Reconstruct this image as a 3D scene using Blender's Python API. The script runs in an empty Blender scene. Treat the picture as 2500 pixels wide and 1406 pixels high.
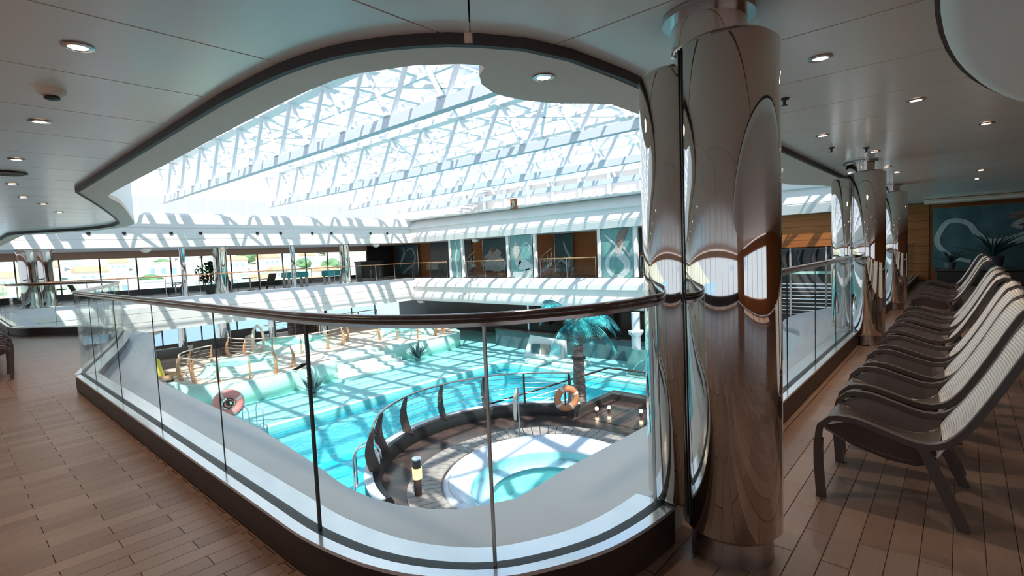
import bpy, bmesh, math, random
from mathutils import Vector, Matrix
random.seed(7)
S = bpy.context.scene
C = S.collection
# ------------------------------------------------------------------ camera
F = 1240.0; CX, CY = 1250.0, 703.0
v1 = Vector((2350-CX, -(570-CY), -F)).normalized()
v2 = Vector((-150-CX, -(678.5-CY), -F))
upc = v1.cross(v2).normalized(); yc = upc.cross(v1)
R = Matrix((v1, yc, upc))                       # camera axes -> world axes
EYE = Vector((0, 0, 1.55))
cam = bpy.data.objects.new('camera', bpy.data.cameras.new('camera')); C.objects.link(cam)
cam.matrix_world = Matrix.Translation(EYE) @ R.to_4x4()
cam.data.sensor_fit = 'HORIZONTAL'; cam.data.sensor_width = 36; cam.data.lens = F/2500*36
cam.data.clip_start = .05; cam.data.clip_end = 3000
S.camera = cam
def atz(x, y, z):
    d = R @ Vector((x-CX, CY-y, -F)); return EYE + d*((z-EYE.z)/d.z)
def atx(x, y, X):
    d = R @ Vector((x-CX, CY-y, -F)); return EYE + d*((X-EYE.x)/d.x)
def aty(x, y, Y):
    d = R @ Vector((x-CX, CY-y, -F)); return EYE + d*((Y-EYE.y)/d.y)
# ------------------------------------------------------------------ world, sun, exposure
W = bpy.data.worlds.new('sky'); S.world = W; W.use_nodes = True
nt = W.node_tree; nt.nodes.clear()
o_ = nt.nodes.new('ShaderNodeOutputWorld'); bg = nt.nodes.new('ShaderNodeBackground')
tc = nt.nodes.new('ShaderNodeTexCoord'); nz = nt.nodes.new('ShaderNodeTexNoise'); cr = nt.nodes.new('ShaderNodeValToRGB')
mp = nt.nodes.new('ShaderNodeMapping'); mp.inputs['Scale'].default_value = (1, 1, 2.2); mp.inputs['Location'].default_value = (.35, .1, 0)
nz.inputs['Scale'].default_value = 2.6; nz.inputs['Detail'].default_value = 6; nz.inputs['Roughness'].default_value = .55
cr.color_ramp.elements[0].position = .42; cr.color_ramp.elements[0].color = (.23, .50, .92, 1)
cr.color_ramp.elements[1].position = .56; cr.color_ramp.elements[1].color = (.80, .86, .95, 1)
nt.links.new(tc.outputs['Generated'], mp.inputs[0]); nt.links.new(mp.outputs[0], nz.inputs['Vector'])
sp = nt.nodes.new('ShaderNodeSeparateXYZ'); hm = nt.nodes.new('ShaderNodeMath'); hm.operation = 'MULTIPLY_ADD'; hm.inputs[1].default_value = -.36; hm.inputs[2].default_value = .20
ha = nt.nodes.new('ShaderNodeMath'); ha.operation = 'ADD'
nt.links.new(tc.outputs['Generated'], sp.inputs[0]); nt.links.new(sp.outputs['Z'], hm.inputs[0]); nt.links.new(hm.outputs[0], ha.inputs[0]); nt.links.new(nz.outputs['Fac'], ha.inputs[1])
nt.links.new(ha.outputs[0], cr.inputs[0]); nt.links.new(cr.outputs[0], bg.inputs[0]); nt.links.new(bg.outputs[0], o_.inputs[0])
bg.inputs[1].default_value = .92
SUN = Vector((.32, .47, -.82)).normalized()
sl = bpy.data.lights.new('sun', 'SUN'); sl.energy = 5.4; sl.angle = .01; sl.color = (1, .95, .88)
so = bpy.data.objects.new('sun', sl); C.objects.link(so); so.rotation_euler = SUN.to_track_quat('-Z', 'Y').to_euler(); so.location = (0, 0, 60)
S.view_settings.view_transform = 'Standard'; S.view_settings.look = 'None'; S.view_settings.gamma = 1
S.view_settings.use_curve_mapping = False; S.view_settings.exposure = 0.55
S.cycles.transparent_max_bounces = 40; S.cycles.max_bounces = 10; S.cycles.diffuse_bounces = 5; S.cycles.glossy_bounces = 5
S.cycles.caustics_reflective = False; S.cycles.caustics_refractive = False; S.cycles.sample_clamp_indirect = 6
# ------------------------------------------------------------------ materials
def mat(name, col, rough=.5, metal=0, spec=.5, noise=None, bump=0, bscale=20, emit=None, estr=0, stretch=None, coat=0):
    m = bpy.data.materials.new(name); m.use_nodes = True; n = m.node_tree.nodes; L = m.node_tree.links
    b = n['Principled BSDF']; c = (*col, 1); b.inputs['Base Color'].default_value = c
    b.inputs['Roughness'].default_value = rough; b.inputs['Metallic'].default_value = metal
    b.inputs['Specular IOR Level'].default_value = spec; b.inputs['Coat Weight'].default_value = coat
    b.inputs['Coat Roughness'].default_value = .08
    t = None
    if noise or bump:
        t = n.new('ShaderNodeTexCoord'); mpp = n.new('ShaderNodeMapping'); L.new(t.outputs['Object'], mpp.inputs[0])
        if stretch: mpp.inputs['Scale'].default_value = stretch
    if noise:                                      # (other colour, scale, contrast)
        z = n.new('ShaderNodeTexNoise'); z.inputs['Scale'].default_value = noise[1]; z.inputs['Detail'].default_value = 5
        r = n.new('ShaderNodeValToRGB'); w = noise[2] if len(noise) > 2 else .15
        r.color_ramp.elements[0].position = .5-w; r.color_ramp.elements[1].position = .5+w
        r.color_ramp.elements[0].color = c; r.color_ramp.elements[1].color = (*noise[0], 1)
        L.new(mpp.outputs[0], z.inputs['Vector']); L.new(z.outputs['Fac'], r.inputs[0]); L.new(r.outputs[0], b.inputs['Base Color'])
    if bump:
        z2 = n.new('ShaderNodeTexNoise'); z2.inputs['Scale'].default_value = bscale
        bp = n.new('ShaderNodeBump'); bp.inputs['Strength'].default_value = bump; bp.inputs['Distance'].default_value = .05
        L.new(mpp.outputs[0], z2.inputs['Vector']); L.new(z2.outputs['Fac'], bp.inputs['Height']); L.new(bp.outputs[0], b.inputs['Normal'])
    if emit: b.inputs['Emission Color'].default_value = (*emit, 1); b.inputs['Emission Strength'].default_value = estr
    return m
def glass(name, tint, refl=1.0, base=.03, rough=.0):
    m = bpy.data.materials.new(name); m.use_nodes = True; n = m.node_tree.nodes; L = m.node_tree.links; n.clear()
    o = n.new('ShaderNodeOutputMaterial'); mx = n.new('ShaderNodeMixShader'); tr = n.new('ShaderNodeBsdfTransparent'); g = n.new('ShaderNodeBsdfGlossy')
    lw = n.new('ShaderNodeLayerWeight'); lw.inputs[0].default_value = .5      # Facing = 1 - |cos|, the same on both sides of a pane
    pw = n.new('ShaderNodeMath'); pw.operation = 'POWER'; pw.inputs[1].default_value = 5
    mt = n.new('ShaderNodeMath'); mt.operation = 'MULTIPLY_ADD'
    mt.inputs[1].default_value = refl; mt.inputs[2].default_value = base; mt.use_clamp = True
    tr.inputs[0].default_value = (*tint, 1); g.inputs['Roughness'].default_value = rough
    L.new(lw.outputs['Facing'], pw.inputs[0]); L.new(pw.outputs[0], mt.inputs[0]); L.new(mt.outputs[0], mx.inputs[0]); L.new(tr.outputs[0], mx.inputs[1]); L.new(g.outputs[0], mx.inputs[2]); L.new(mx.outputs[0], o.inputs[0])
    return m, n, L, g
M = {}
M['white'] = mat('white_paint', (.80, .775, .74), .35, noise=((.76, .74, .71), 1.5))
M['roof_white'] = mat('roof_white_paint', (.93, .935, .94), .4)
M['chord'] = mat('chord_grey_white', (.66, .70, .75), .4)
M['ledge'] = mat('ledge_paint', (.62, .675, .72), .3, noise=((.60, .65, .69), 2))
M['marble'] = mat('pale_cap_metal', (.90, .92, .95), .16, .75, noise=((.82, .86, .92), 6, .2))
M['ceil'] = mat('ceiling_lacquer', (.94, .77, .66), .20, 0, .55, bump=.015, bscale=1.2)
M['soffit'] = mat('soffit_paint', (.80, .57, .44), .5, spec=.3)
M['disc'] = mat('ceiling_disc_paint', (.95, .87, .81), .5)
M['gap'] = mat('dark_joint_shade', (.05, .035, .03), .6)
M['curb'] = mat('curb_dark_wood', (.034, .016, .010), .42, noise=((.024, .011, .007), 3), stretch=(1, 1, 6))
M['steel'] = mat('mirror_steel', (.70, .665, .63), .035, 1, bump=.05, bscale=1.1, stretch=(1, 1, .35))
M['steel2'] = mat('brushed_steel', (.55, .52, .50), .22, 1)
M['rail'] = mat('handrail_wood', (.085, .043, .03), .2, coat=.6, noise=((.05, .025, .018), 30), stretch=(1, 1, 1))
M['black'] = mat('black_rubber', (.012, .014, .015), .4)
M['dark'] = mat('dark_furnishing', (.035, .028, .026), .5)
M['panelback'] = mat('dark_panel', (.028, .035, .04), .35, noise=((.06, .045, .04), 1.5))
M['wood'] = mat('wall_wood', (.40, .135, .035), .5, spec=.25, noise=((.27, .08, .02), 2.2, .25), stretch=(.4, .4, 9))
M['teak'] = mat('teak_grey', (.42, .37, .34), .55, noise=((.30, .25, .22), 8), stretch=(1, 1, 1))
M['deckdark'] = mat('dark_wet_deck', (.10, .06, .05), .2, noise=((.05, .033, .03), 3))
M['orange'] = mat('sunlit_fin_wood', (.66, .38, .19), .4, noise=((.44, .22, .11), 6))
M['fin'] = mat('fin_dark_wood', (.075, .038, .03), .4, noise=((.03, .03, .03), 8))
M['turq'] = mat('turquoise_deck', (.26, .68, .66), .35, noise=((.32, .74, .71), .8), spec=.4)
M['mint'] = mat('mint_mosaic', (.50, .80, .68), .3, noise=((.60, .86, .76), 7, .2))
M['pool'] = mat('pool_cyan', (.015, .62, .80), .4, noise=((.05, .80, .92), 1.1, .2))
M['shelf'] = mat('pool_shelf_pale', (.30, .82, .86), .4)
M['tub'] = mat('tub_turquoise', (.30, .74, .76), .3, noise=((.42, .84, .84), 2.5))
M['tubrim'] = mat('tub_rim_white', (.70, .76, .86), .2)
M['steps'] = mat('step_pale', (.70, .80, .74), .5)
M['apricot'] = mat('apricot_terrace', (.74, .58, .47), .5, noise=((.80, .68, .58), 3))
M['yellow'] = mat('yellow_plastic', (.90, .72, .05), .4)
M['pink'] = mat('lifebuoy_red', (.95, .36, .33), .5)
M['buoy2'] = mat('lifebuoy_orange', (.55, .22, .10), .5)
M['buoyband'] = mat('lifebuoy_band', (.75, .62, .55), .5)
M['trunk'] = mat('palm_trunk', (.16, .12, .10), .8, noise=((.34, .28, .26), 5, .1), stretch=(1, 1, 7), bump=.5, bscale=9)
M['frond'] = mat('palm_frond', (.015, .20, .22), .4, noise=((.06, .52, .53), 6, .12))
M['lampglow'] = mat('lamp_glow', (1, .8, .6), .5, emit=(1, .74, .48), estr=9)
M['downlight'] = mat('downlight_bulb', (1, .9, .8), .5, emit=(1, .84, .66), estr=14)
M['amber'] = mat('amber_lens', (1, .6, .25), .5, emit=(1, .56, .20), estr=1.1)
M['chair'] = mat('chair_taupe_resin', (.085, .062, .056), .3, spec=.5)
M['chairback_lit'] = mat('chair_back_skylit_resin', (.50, .47, .44), .38)  # paler than the taupe arms: skylight on the backs put into the colour
M['foos'] = mat('turquoise_table', (.06, .55, .62), .3)
M['teal'] = mat('mural_teal', (.10, .26, .25), .55, noise=((.17, .34, .32), 3))
M['tealdark'] = mat('mural_dark_teal', (.045, .10, .115), .55, noise=((.075, .15, .165), 2))
M['skinpaint'] = mat('mural_pale_paint', (.50, .46, .42), .6, noise=((.38, .33, .30), 9))
M['tailpaint'] = mat('mural_tail_paint', (.36, .43, .43), .6, noise=((.52, .57, .55), 14))
M['hairpaint'] = mat('mural_hair_paint', (.16, .10, .08), .6, noise=((.24, .17, .14), 9))
M['leaf'] = mat('agave_leaf', (.02, .055, .05), .4)
M['planter'] = mat('planter_grey', (.10, .11, .115), .5)
M['hill'] = mat('hillside', (.34, .46, .32), .9, noise=((.85, .72, .60), .16, .06))
M['house'] = mat('house_white', (.86, .80, .74), .8)
M['tile'] = mat('house_roof', (.70, .36, .22), .8)
M['tree'] = mat('tree_green', (.12, .24, .11), .9, noise=((.18, .32, .16), .5))
M['sea'] = mat('harbour_water', (.30, .45, .54), .5)
M['glass'], _, _, _ = glass('railing_glass', (.955, .985, .975), .45, .022)
M['roofglass'], _, _, _ = glass('roof_glass', (.95, .965, .98), .3, .02)
M['winglass'], _, _, _ = glass('window_glass', (.93, .96, .97), .4, .02)
M['water'], n_, L_, g_ = glass('water_surface', (.86, .985, .99), .55, .025, .02)
_t = n_.new('ShaderNodeTexCoord'); _z = n_.new('ShaderNodeTexNoise'); _z.inputs['Scale'].default_value = 2.2; _b = n_.new('ShaderNodeBump'); _b.inputs['Strength'].default_value = .35; _b.inputs['Distance'].default_value = .12
L_.new(_t.outputs['Object'], _z.inputs['Vector']); L_.new(_z.outputs['Fac'], _b.inputs['Height']); L_.new(_b.outputs[0], g_.inputs['Normal'])
# floor planks: one colour per plank
def plank_mat():
    m = mat('deck_plank', (.30, .18, .13), .32, bump=.06, bscale=40, stretch=(1, 6, 1)); n = m.node_tree.nodes; L = m.node_tree.links
    b = n['Principled BSDF']; g = n.new('ShaderNodeNewGeometry'); oi = n.new('ShaderNodeObjectInfo'); r = n.new('ShaderNodeValToRGB'); ad = n.new('ShaderNodeMath'); ad.operation = 'ADD'; fr = n.new('ShaderNodeMath'); fr.operation = 'FRACT'
    L.new(g.outputs['Random Per Island'], ad.inputs[0]); L.new(oi.outputs['Random'], ad.inputs[1]); L.new(ad.outputs[0], fr.inputs[0]); L.new(fr.outputs[0], r.inputs[0])
    r.color_ramp.elements[0].color = (.27, .160, .115, 1); r.color_ramp.elements[1].color = (.375, .245, .182, 1)
    e = r.color_ramp.elements.new(.5); e.color = (.32, .20, .145, 1)
    z = n.new('ShaderNodeTexNoise'); z.inputs['Scale'].default_value = 6; z.inputs['Detail'].default_value = 8; mp2 = n.new('ShaderNodeMapping'); mp2.inputs['Scale'].default_value = (1, 9, 1)
    L.new(g.outputs['Position'], mp2.inputs[0]); L.new(mp2.outputs[0], z.inputs['Vector'])
    mx = n.new('ShaderNodeMix'); mx.data_type = 'RGBA'; mx.blend_type = 'MULTIPLY'; mx.inputs[0].default_value = .45
    L.new(r.outputs[0], mx.inputs[6]); L.new(z.outputs['Color'], mx.inputs[7])
    r2 = n.new('ShaderNodeValToRGB'); r2.color_ramp.elements[0].color = (.45, .45, .45, 1); r2.color_ramp.elements[1].color = (1.0, 1.0, 1.0, 1); L.new(z.outputs['Fac'], r2.inputs[0]); L.new(r2.outputs[0], mx.inputs[7])
    L.new(mx.outputs[2], b.inputs['Base Color']); return m
M['plank'] = plank_mat()
def floor_far_mat():
    m = mat('deck_far', (.27, .16, .115), .3); n = m.node_tree.nodes; L = m.node_tree.links; g = n.new('ShaderNodeNewGeometry'); br = n.new('ShaderNodeTexBrick')
    br.inputs['Scale'].default_value = 1; br.inputs['Brick Width'].default_value = .54; br.inputs['Row Height'].default_value = .12; br.inputs['Mortar Size'].default_value = .004
    br.inputs['Color1'].default_value = (.25, .145, .10, 1); br.inputs['Color2'].default_value = (.33, .205, .15, 1); br.inputs['Mortar'].default_value = (.06, .035, .025, 1)
    L.new(g.outputs['Position'], br.inputs['Vector']); L.new(br.outputs['Color'], n['Principled BSDF'].inputs['Base Color']); return m
M['floorfar'] = floor_far_mat()
# perforated chair back, its pale tone standing for the skylight on it
def perf():
    m = M['chairback_lit']; n = m.node_tree.nodes; L = m.node_tree.links; t = n.new('ShaderNodeTexCoord'); mp3 = n.new('ShaderNodeMapping'); mp3.inputs['Scale'].default_value = (55, 55, 55)
    L.new(t.outputs['UV'], mp3.inputs[0]); v = n.new('ShaderNodeTexVoronoi'); v.inputs['Scale'].default_value = 1; v.inputs['Randomness'].default_value = 0; L.new(mp3.outputs[0], v.inputs['Vector'])
    r = n.new('ShaderNodeValToRGB'); r.color_ramp.elements[0].position = .22; r.color_ramp.elements[0].color = (.10, .085, .08, 1); r.color_ramp.elements[1].position = .30; r.color_ramp.elements[1].color = (.74, .71, .67, 1)
    L.new(v.outputs['Distance'], r.inputs[0]); L.new(r.outputs[0], n['Principled BSDF'].inputs['Base Color'])
perf()
# ------------------------------------------------------------------ mesh helpers
class MB:
    def __init__(s): s.v = []; s.f = []; s.uv = None
    def add(s, vs, fs):
        k = len(s.v); s.v += [tuple(p) for p in vs]; s.f += [tuple(i+k for i in f) for f in fs]; return s
    def box(s, x0, x1, y0, y1, z0, z1):
        return s.add([(x, y, z) for z in (z0, z1) for (x, y) in ((x0, y0), (x1, y0), (x1, y1), (x0, y1))],
                     [(3, 2, 1, 0), (4, 5, 6, 7), (0, 1, 5, 4), (1, 2, 6, 5), (2, 3, 7, 6), (3, 0, 4, 7)])
    def bar(s, a, b, w, h=None):                   # box beam from a to b
        h = h or w; a = Vector(a); b = Vector(b); d = (b-a).normalized(); u = Vector((0, 0, 1))
        if abs(d.z) > .95: u = Vector((0, 1, 0))
        r = d.cross(u).normalized()*w/2; t = r.cross(d).normalized()*h/2
        vs = [p+i*r+j*t for p in (a, b) for (i, j) in ((-1, -1), (1, -1), (1, 1), (-1, 1))]
        return s.add(vs, [(0, 1, 2, 3), (7, 6, 5, 4), (4, 5, 1, 0), (5, 6, 2, 1), (6, 7, 3, 2), (7, 4, 0, 3)])
    def prism(s, poly, z0, z1):
        n = len(poly); a = sum(poly[i][0]*poly[(i+1) % n][1]-poly[(i+1) % n][0]*poly[i][1] for i in range(n))
        if a < 0: poly = poly[::-1]
        return s.add([(x, y, z) for z in (z0, z1) for (x, y) in poly], [tuple(range(n-1, -1, -1)), tuple(range(n, 2*n))]+[(i, (i+1) % n, n+(i+1) % n, n+i) for i in range(n)])
    def tube(s, path, r, n=8, cap=True):
        P = [Vector(p) for p in path]; m = len(P); rr = r if isinstance(r, (list, tuple)) else [r]*m; vs = []; ref = None
        for i, p in enumerate(P):
            d = (P[min(i+1, m-1)]-P[max(i-1, 0)]).normalized()
            if ref is None: ref = Vector((0, 0, 1)) if abs(d.z) < .9 else Vector((1, 0, 0))
            u = d.cross(ref)
            if u.length < 1e-4: u = d.orthogonal()
            u.normalize(); w = u.cross(d).normalized(); ref = w
            for k in range(n):
                t = 2*math.pi*k/n; vs.append(p+(u*math.cos(t)+w*math.sin(t))*rr[i])
        fs = [(i*n+k, i*n+(k+1) % n, (i+1)*n+(k+1) % n, (i+1)*n+k) for i in range(m-1) for k in range(n)]
        if cap: fs += [tuple(range(n-1, -1, -1)), tuple(range((m-1)*n, m*n))]
        return s.add(vs, fs)
    def lathe(s, prof, c=(0, 0), n=24, sx=1, sy=1, a0=0, a1=2*math.pi, rot=0):
        full = abs(a1-a0-2*math.pi) < 1e-6; k = n if full else n+1; vs = []; m = len(prof)
        for i in range(k):
            t = a0+(a1-a0)*i/n
            for (r, z) in prof:
                x = r*math.cos(t)*sx; y = r*math.sin(t)*sy
                vs.append((c[0]+x*math.cos(rot)-y*math.sin(rot), c[1]+x*math.sin(rot)+y*math.cos(rot), z))
        fs = [(i*m+j, ((i+1) % k)*m+j, ((i+1) % k)*m+j+1, i*m+j+1) for i in range(n) for j in range(m-1)]
        return s.add(vs, fs)
    def sweep(s, path, prof, closed=True):         # prof = (offset to the right of the path, z)
        m = len(path); q = len(prof); vs = []
        for i in range(m):
            a = Vector(path[max(i-1, 0)]); b = Vector(path[min(i+1, m-1)]); d = (b-a).normalized(); nrm = Vector((d.y, -d.x))
            if 0 < i < m-1:
                d1 = (Vector(path[i])-a).normalized(); c_ = max(.5, d1.dot(d)); nrm = nrm/c_
            for (o, z) in prof: vs.append((path[i][0]+nrm.x*o, path[i][1]+nrm.y*o, z))
        fs = []
        rng = range(q) if closed else range(q-1)
        for i in range(m-1):
            for j in rng: fs.append((i*q+j, i*q+(j+1) % q, (i+1)*q+(j+1) % q, (i+1)*q+j))
        if closed: fs += [tuple(range(q-1, -1, -1)), tuple(range((m-1)*q, m*q))]
        return s.add(vs, fs)
    def ribbon(s, pts, ws, O, U, V, N, t=.02):      # flat painted shape: centre line + half widths in a plane
        k = len(pts); L_ = []; R_ = []
        for i in range(k):
            a = Vector(pts[max(i-1, 0)]); b = Vector(pts[min(i+1, k-1)]); d = (b-a).normalized(); n = Vector((-d.y, d.x))*ws[i]; p = Vector(pts[i])
            L_.append(p+n); R_.append(p-n)
        vs = []
        for q in L_+R_:
            P = O+U*q.x+V*q.y; vs.append(P+N*t)
        for q in L_+R_:
            P = O+U*q.x+V*q.y; vs.append(P)
        fs = []; K = 2*k
        for i in range(k-1):
            fs.append((i, k+i, k+i+1, i+1)); fs.append((K+i+1, K+k+i+1, K+k+i, K+i)); fs.append((i, i+1, K+i+1, K+i)); fs.append((k+i+1, k+i, K+k+i, K+k+i+1))
        fs += [(0, K, K+k, k), (k-1, 2*k-1, K+2*k-1, K+k-1)]
        return s.add(vs, fs)
    def build(s, name, m, parent=None, smooth=False, label=None, cat=None, group=None, kind=None, loc=None, uv=None, bevel=0, recalc=False, tri=False):
        me = bpy.data.meshes.new(name)
        vs = s.v if loc is None else [(x-loc[0], y-loc[1], z-loc[2]) for (x, y, z) in s.v]
        me.from_pydata(vs, [], s.f); me.update()
        bm = bmesh.new(); bm.from_mesh(me)
        if recalc or not smooth: bmesh.ops.recalc_face_normals(bm, faces=bm.faces)
        if tri: bmesh.ops.triangulate(bm, faces=[f for f in bm.faces if len(f.verts) > 4])
        bm.to_mesh(me); bm.free()
        if smooth:
            for p in me.polygons: p.use_smooth = len(p.vertices) <= 4
            if smooth != 'all':
                try: me.set_sharp_from_angle(angle=math.radians(50))
                except Exception: pass
        if uv:
            l = me.uv_layers.new(name='UVMap')
            for p in me.polygons:
                for li in p.loop_indices: l.data[li].uv = uv[me.loops[li].vertex_index]
        if m: me.materials.append(M[m] if isinstance(m, str) else m)
        o = bpy.data.objects.new(name, me); C.objects.link(o)
        if loc is not None: o.location = loc
        if parent is not None: o.parent = parent
        tag(o, label, cat, group, kind)
        if bevel:
            bv = o.modifiers.new('bevel', 'BEVEL'); bv.width = bevel; bv.segments = 2; bv.limit_method = 'ANGLE'
        return o
def tag(o, label=None, cat=None, group=None, kind=None):
    if label: o['label'] = label
    if cat: o['category'] = cat
    if group: o['group'] = group
    if kind: o['kind'] = kind
    return o
def thing(name, label, cat, loc=(0, 0, 0), rz=0, group=None, kind=None):
    o = bpy.data.objects.new(name, None); C.objects.link(o); o.location = loc; o.rotation_euler = (0, 0, rz); o.empty_display_size = .1
    return tag(o, label, cat, group, kind)
KIDS = {}
def kids(o): return list(o.children)
def copy_tree(o, parent=None, loc=None, rz=None, label=None):
    c = o.copy(); C.objects.link(c); c.parent = parent
    for ch in kids(o): copy_tree(ch, c)
    if loc is not None: c.location = loc
    if rz is not None: c.rotation_euler = (0, 0, rz)
    if label: c['label'] = label
    return c
def catmull(pts, step=.15):
    out = []; P = [Vector(p) for p in pts]; n = len(P)
    for i in range(n-1):
        p0 = P[max(i-1, 0)]; p1 = P[i]; p2 = P[i+1]; p3 = P[min(i+2, n-1)]; L = (p2-p1).length; k = max(1, int(L/step))
        if L > 3: k = 2
        for j in range(k):
            t = j/k; out.append(.5*((2*p1)+(-p0+p2)*t+(2*p0-5*p1+4*p2-p3)*t*t+(-p0+3*p1-3*p2+p3)*t**3))
    out.append(P[-1]); return [tuple(p) for p in out]
def near(path, p): return min(range(len(path)), key=lambda i: (path[i][0]-p[0])**2+(path[i][1]-p[1])**2)
def offset(path, o):
    r = []
    for i in range(len(path)):
        a = Vector(path[max(i-1, 0)]); b = Vector(path[min(i+1, len(path)-1)]); d = (b-a).normalized(); r.append((path[i][0]+d.y*o, path[i][1]-d.x*o))
    return r
def clip(poly, a, b, c):                            # keep a*x+b*y<=c
    out = []; n = len(poly)
    for i in range(n):
        p, q = poly[i], poly[(i+1) % n]; dp = a*p[0]+b*p[1]-c; dq = a*q[0]+b*q[1]-c
        if dp <= 0: out.append(p)
        if (dp < 0 < dq) or (dq < 0 < dp): t = dp/(dp-dq); out.append((p[0]+(q[0]-p[0])*t, p[1]+(q[1]-p[1])*t))
    cl = []
    for p in out:
        if not cl or (abs(p[0]-cl[-1][0])+abs(p[1]-cl[-1][1])) > 1e-4: cl.append(p)
    return cl
# ------------------------------------------------------------------ plan of the atrium opening
XE, YE = 23.0, 30.0                                  # far right wall and far left wall of the opening
corner = [(2.45, 1.18), (2.2, 1.20), (1.95, 1.25), (1.72, 1.35), (1.5, 1.5), (1.34, 1.72), (1.23, 2.0), (1.17, 2.4), (1.165, 2.8)]
penin = [(1.165, 8.7), (1.24, 9.0), (1.6, 10.2), (2.05, 11.7), (2.42, 13.1), (2.66, 14.2), (2.62, 15.3), (2.3, 16.4), (1.8, 17.15), (1.35, 17.8), (1.18, 18.6)]
EDGE = catmull(corner, .08)+catmull(penin, .15)[0:]+[(1.17, 24.0), (1.17, YE)]
EDGE_R = [(22.4, 1.2), (9.4, 1.2)]                    # right straight part (east of the second column)
EDGE_M = [(8.6, 1.2), (3.25, 1.2)]                    # between the first two columns
H_DECK = 0.0; H_CEIL = 2.65
whole = [(XE, 1.2), (12, 1.2), (3.0, 1.18)]+EDGE      # full near edge
# floor slab (walkway polygon)
fl = thing('floor', None, None, kind='structure')
slab = [(-6, -6), (XE+3, -6), (XE+3, 1.2)]+[(p[0], p[1]) for p in whole]+[(1.17, 37), (-6, 37)]
MB().prism(slab, -.28, -.012).build('floor_base', 'floorfar', fl, tri=True)
MB().box(1.17, XE+4, YE, 37, -.28, -.012).build('floor_base', 'floorfar', fl)
MB().box(XE, XE+4, 1.2, YE, -.28, -.012).build('floor_base', 'floorfar', fl)
# planks
pl = []
def inside(x, y):                                     # on the walkway?
    if x < 1.03 and y < 8.9: return True
    if x < 1.95 and y < 1.03: return True
    if y < 1.03: return True
    if x < 1.0: return True
    return False
for r in range(-16, 74):
    y0 = r*.12+.015
    if -1.9 < y0 < 8.6:
        off = .285 if r % 2 else .015
        xe = 1.04 if y0 > .95 else 9.5
        x = -.80+off
        while x < xe-.02:
            x1 = min(x+.54, xe)
            if x1-x < .5 and xe == 9.5: pass
            cxm, cym = (x+x1)/2, y0+.06; dep = .7457*cxm+.6628*cym
            hx = -.6628*cxm+.7457*cym
            if dep > .9 and abs(hx) < dep*1.25+.8: pl.append(((cxm**2+cym**2)**.5, x, x1, y0))
            x = x1
pl.sort()
def plank(mb, x, x1, y0, z=0):
    g = .0013; c = .002; a, b, d, e = x+g, x1-g, y0+g, y0+.12-g
    mb.add([(a, d, z-.011), (b, d, z-.011), (b, e, z-.011), (a, e, z-.011), (a, d, z-c), (b, d, z-c), (b, e, z-c), (a, e, z-c), (a+c, d+c, z), (b-c, d+c, z), (b-c, e-c, z), (a+c, e-c, z)],
           [(0, 1, 5, 4), (1, 2, 6, 5), (2, 3, 7, 6), (3, 0, 4, 7), (4, 5, 9, 8), (5, 6, 10, 9), (6, 7, 11, 10), (7, 4, 8, 11), (8, 9, 10, 11), (3, 2, 1, 0)])
mesh_by_len = {}
for d_, x, x1, y0 in pl[:300]:
    key = round(x1-x, 3)
    if key not in mesh_by_len:
        mb = MB(); plank(mb, 0, x1-x, 0); o = mb.build('plank', 'plank', fl); mesh_by_len[key] = o.data; o.location = (x, y0, 0)
    else:
        o = bpy.data.objects.new('plank', mesh_by_len[key]); C.objects.link(o); o.parent = fl; o.location = (x, y0, 0)
mb = MB()
for d_, x, x1, y0 in pl[300:]: plank(mb, x, x1, y0)
if pl[300:]: mb.build('far_planks', 'plank', fl, kind='stuff')
# ceiling
ce = thing('ceiling', None, None, kind='structure')
cedge = [(1.88, 1.88), (1.70, 2.07), (1.52, 2.36), (1.41, 2.75), (1.36, 3.3), (1.34, 4.2), (1.34, 8.5)]
cpen = [(1.34, 8.75), (1.75, 10.1), (2.15, 11.5), (2.55, 13.0), (2.85, 14.4), (2.85, 15.5), (2.5, 16.7), (1.95, 17.6), (1.5, 18.4), (1.36, 19.2)]
ce_left = catmull(cedge, .12)+catmull(cpen, .25)+[(1.34, 26), (1.34, 37)]
ce_right = catmull([(1.88, 1.88), (2.1, 1.78), (2.4, 1.70), (2.9, 1.67), (3.6, 1.66)], .12)
regL = ce_left+[(-6, 37), (-6, -6)]
regR = [(-6, -6)]+ce_right+[(XE, 1.66), (XE, -6)]
def cpanel(poly):
    if len(poly) < 3: return
    cxm = sum(p[0] for p in poly)/len(poly); cym = sum(p[1] for p in poly)/len(poly)
    mb = MB().prism(poly, H_CEIL, H_CEIL+.03); mb.build('ceiling_panel', 'ceil', ce, tri=True)
ys = [-6]+[1.07+.88*k for k in range(0, 24)]+[22.8+3*k for k in range(5)]
for a, b in zip(ys[:-1], ys[1:]):
    p = clip(clip(regL, 0, -1, -(a+.006)), 0, 1, b-.006); p = clip(p, 1, -1, -.006); cpanel(p)
xs = [-6]+[1.40+.882*k for k in range(0, 20)]+[18.9, XE]
for a, b in zip(xs[:-1], xs[1:]):
    p = clip(clip(regR, -1, 0, -(a+.006)), 1, 0, b-.006); p = clip(p, -1, 1, -.006); cpanel(p)
MB().prism([(-6, -6), (XE+4, -6), (XE+4, 1.1), (3, 1.1), (1.2, 2.5), (.9, 37), (-6, 37)], H_CEIL+.06, H_CEIL+.2).build('ceiling_backing', 'gap', ce, tri=True)
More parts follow.
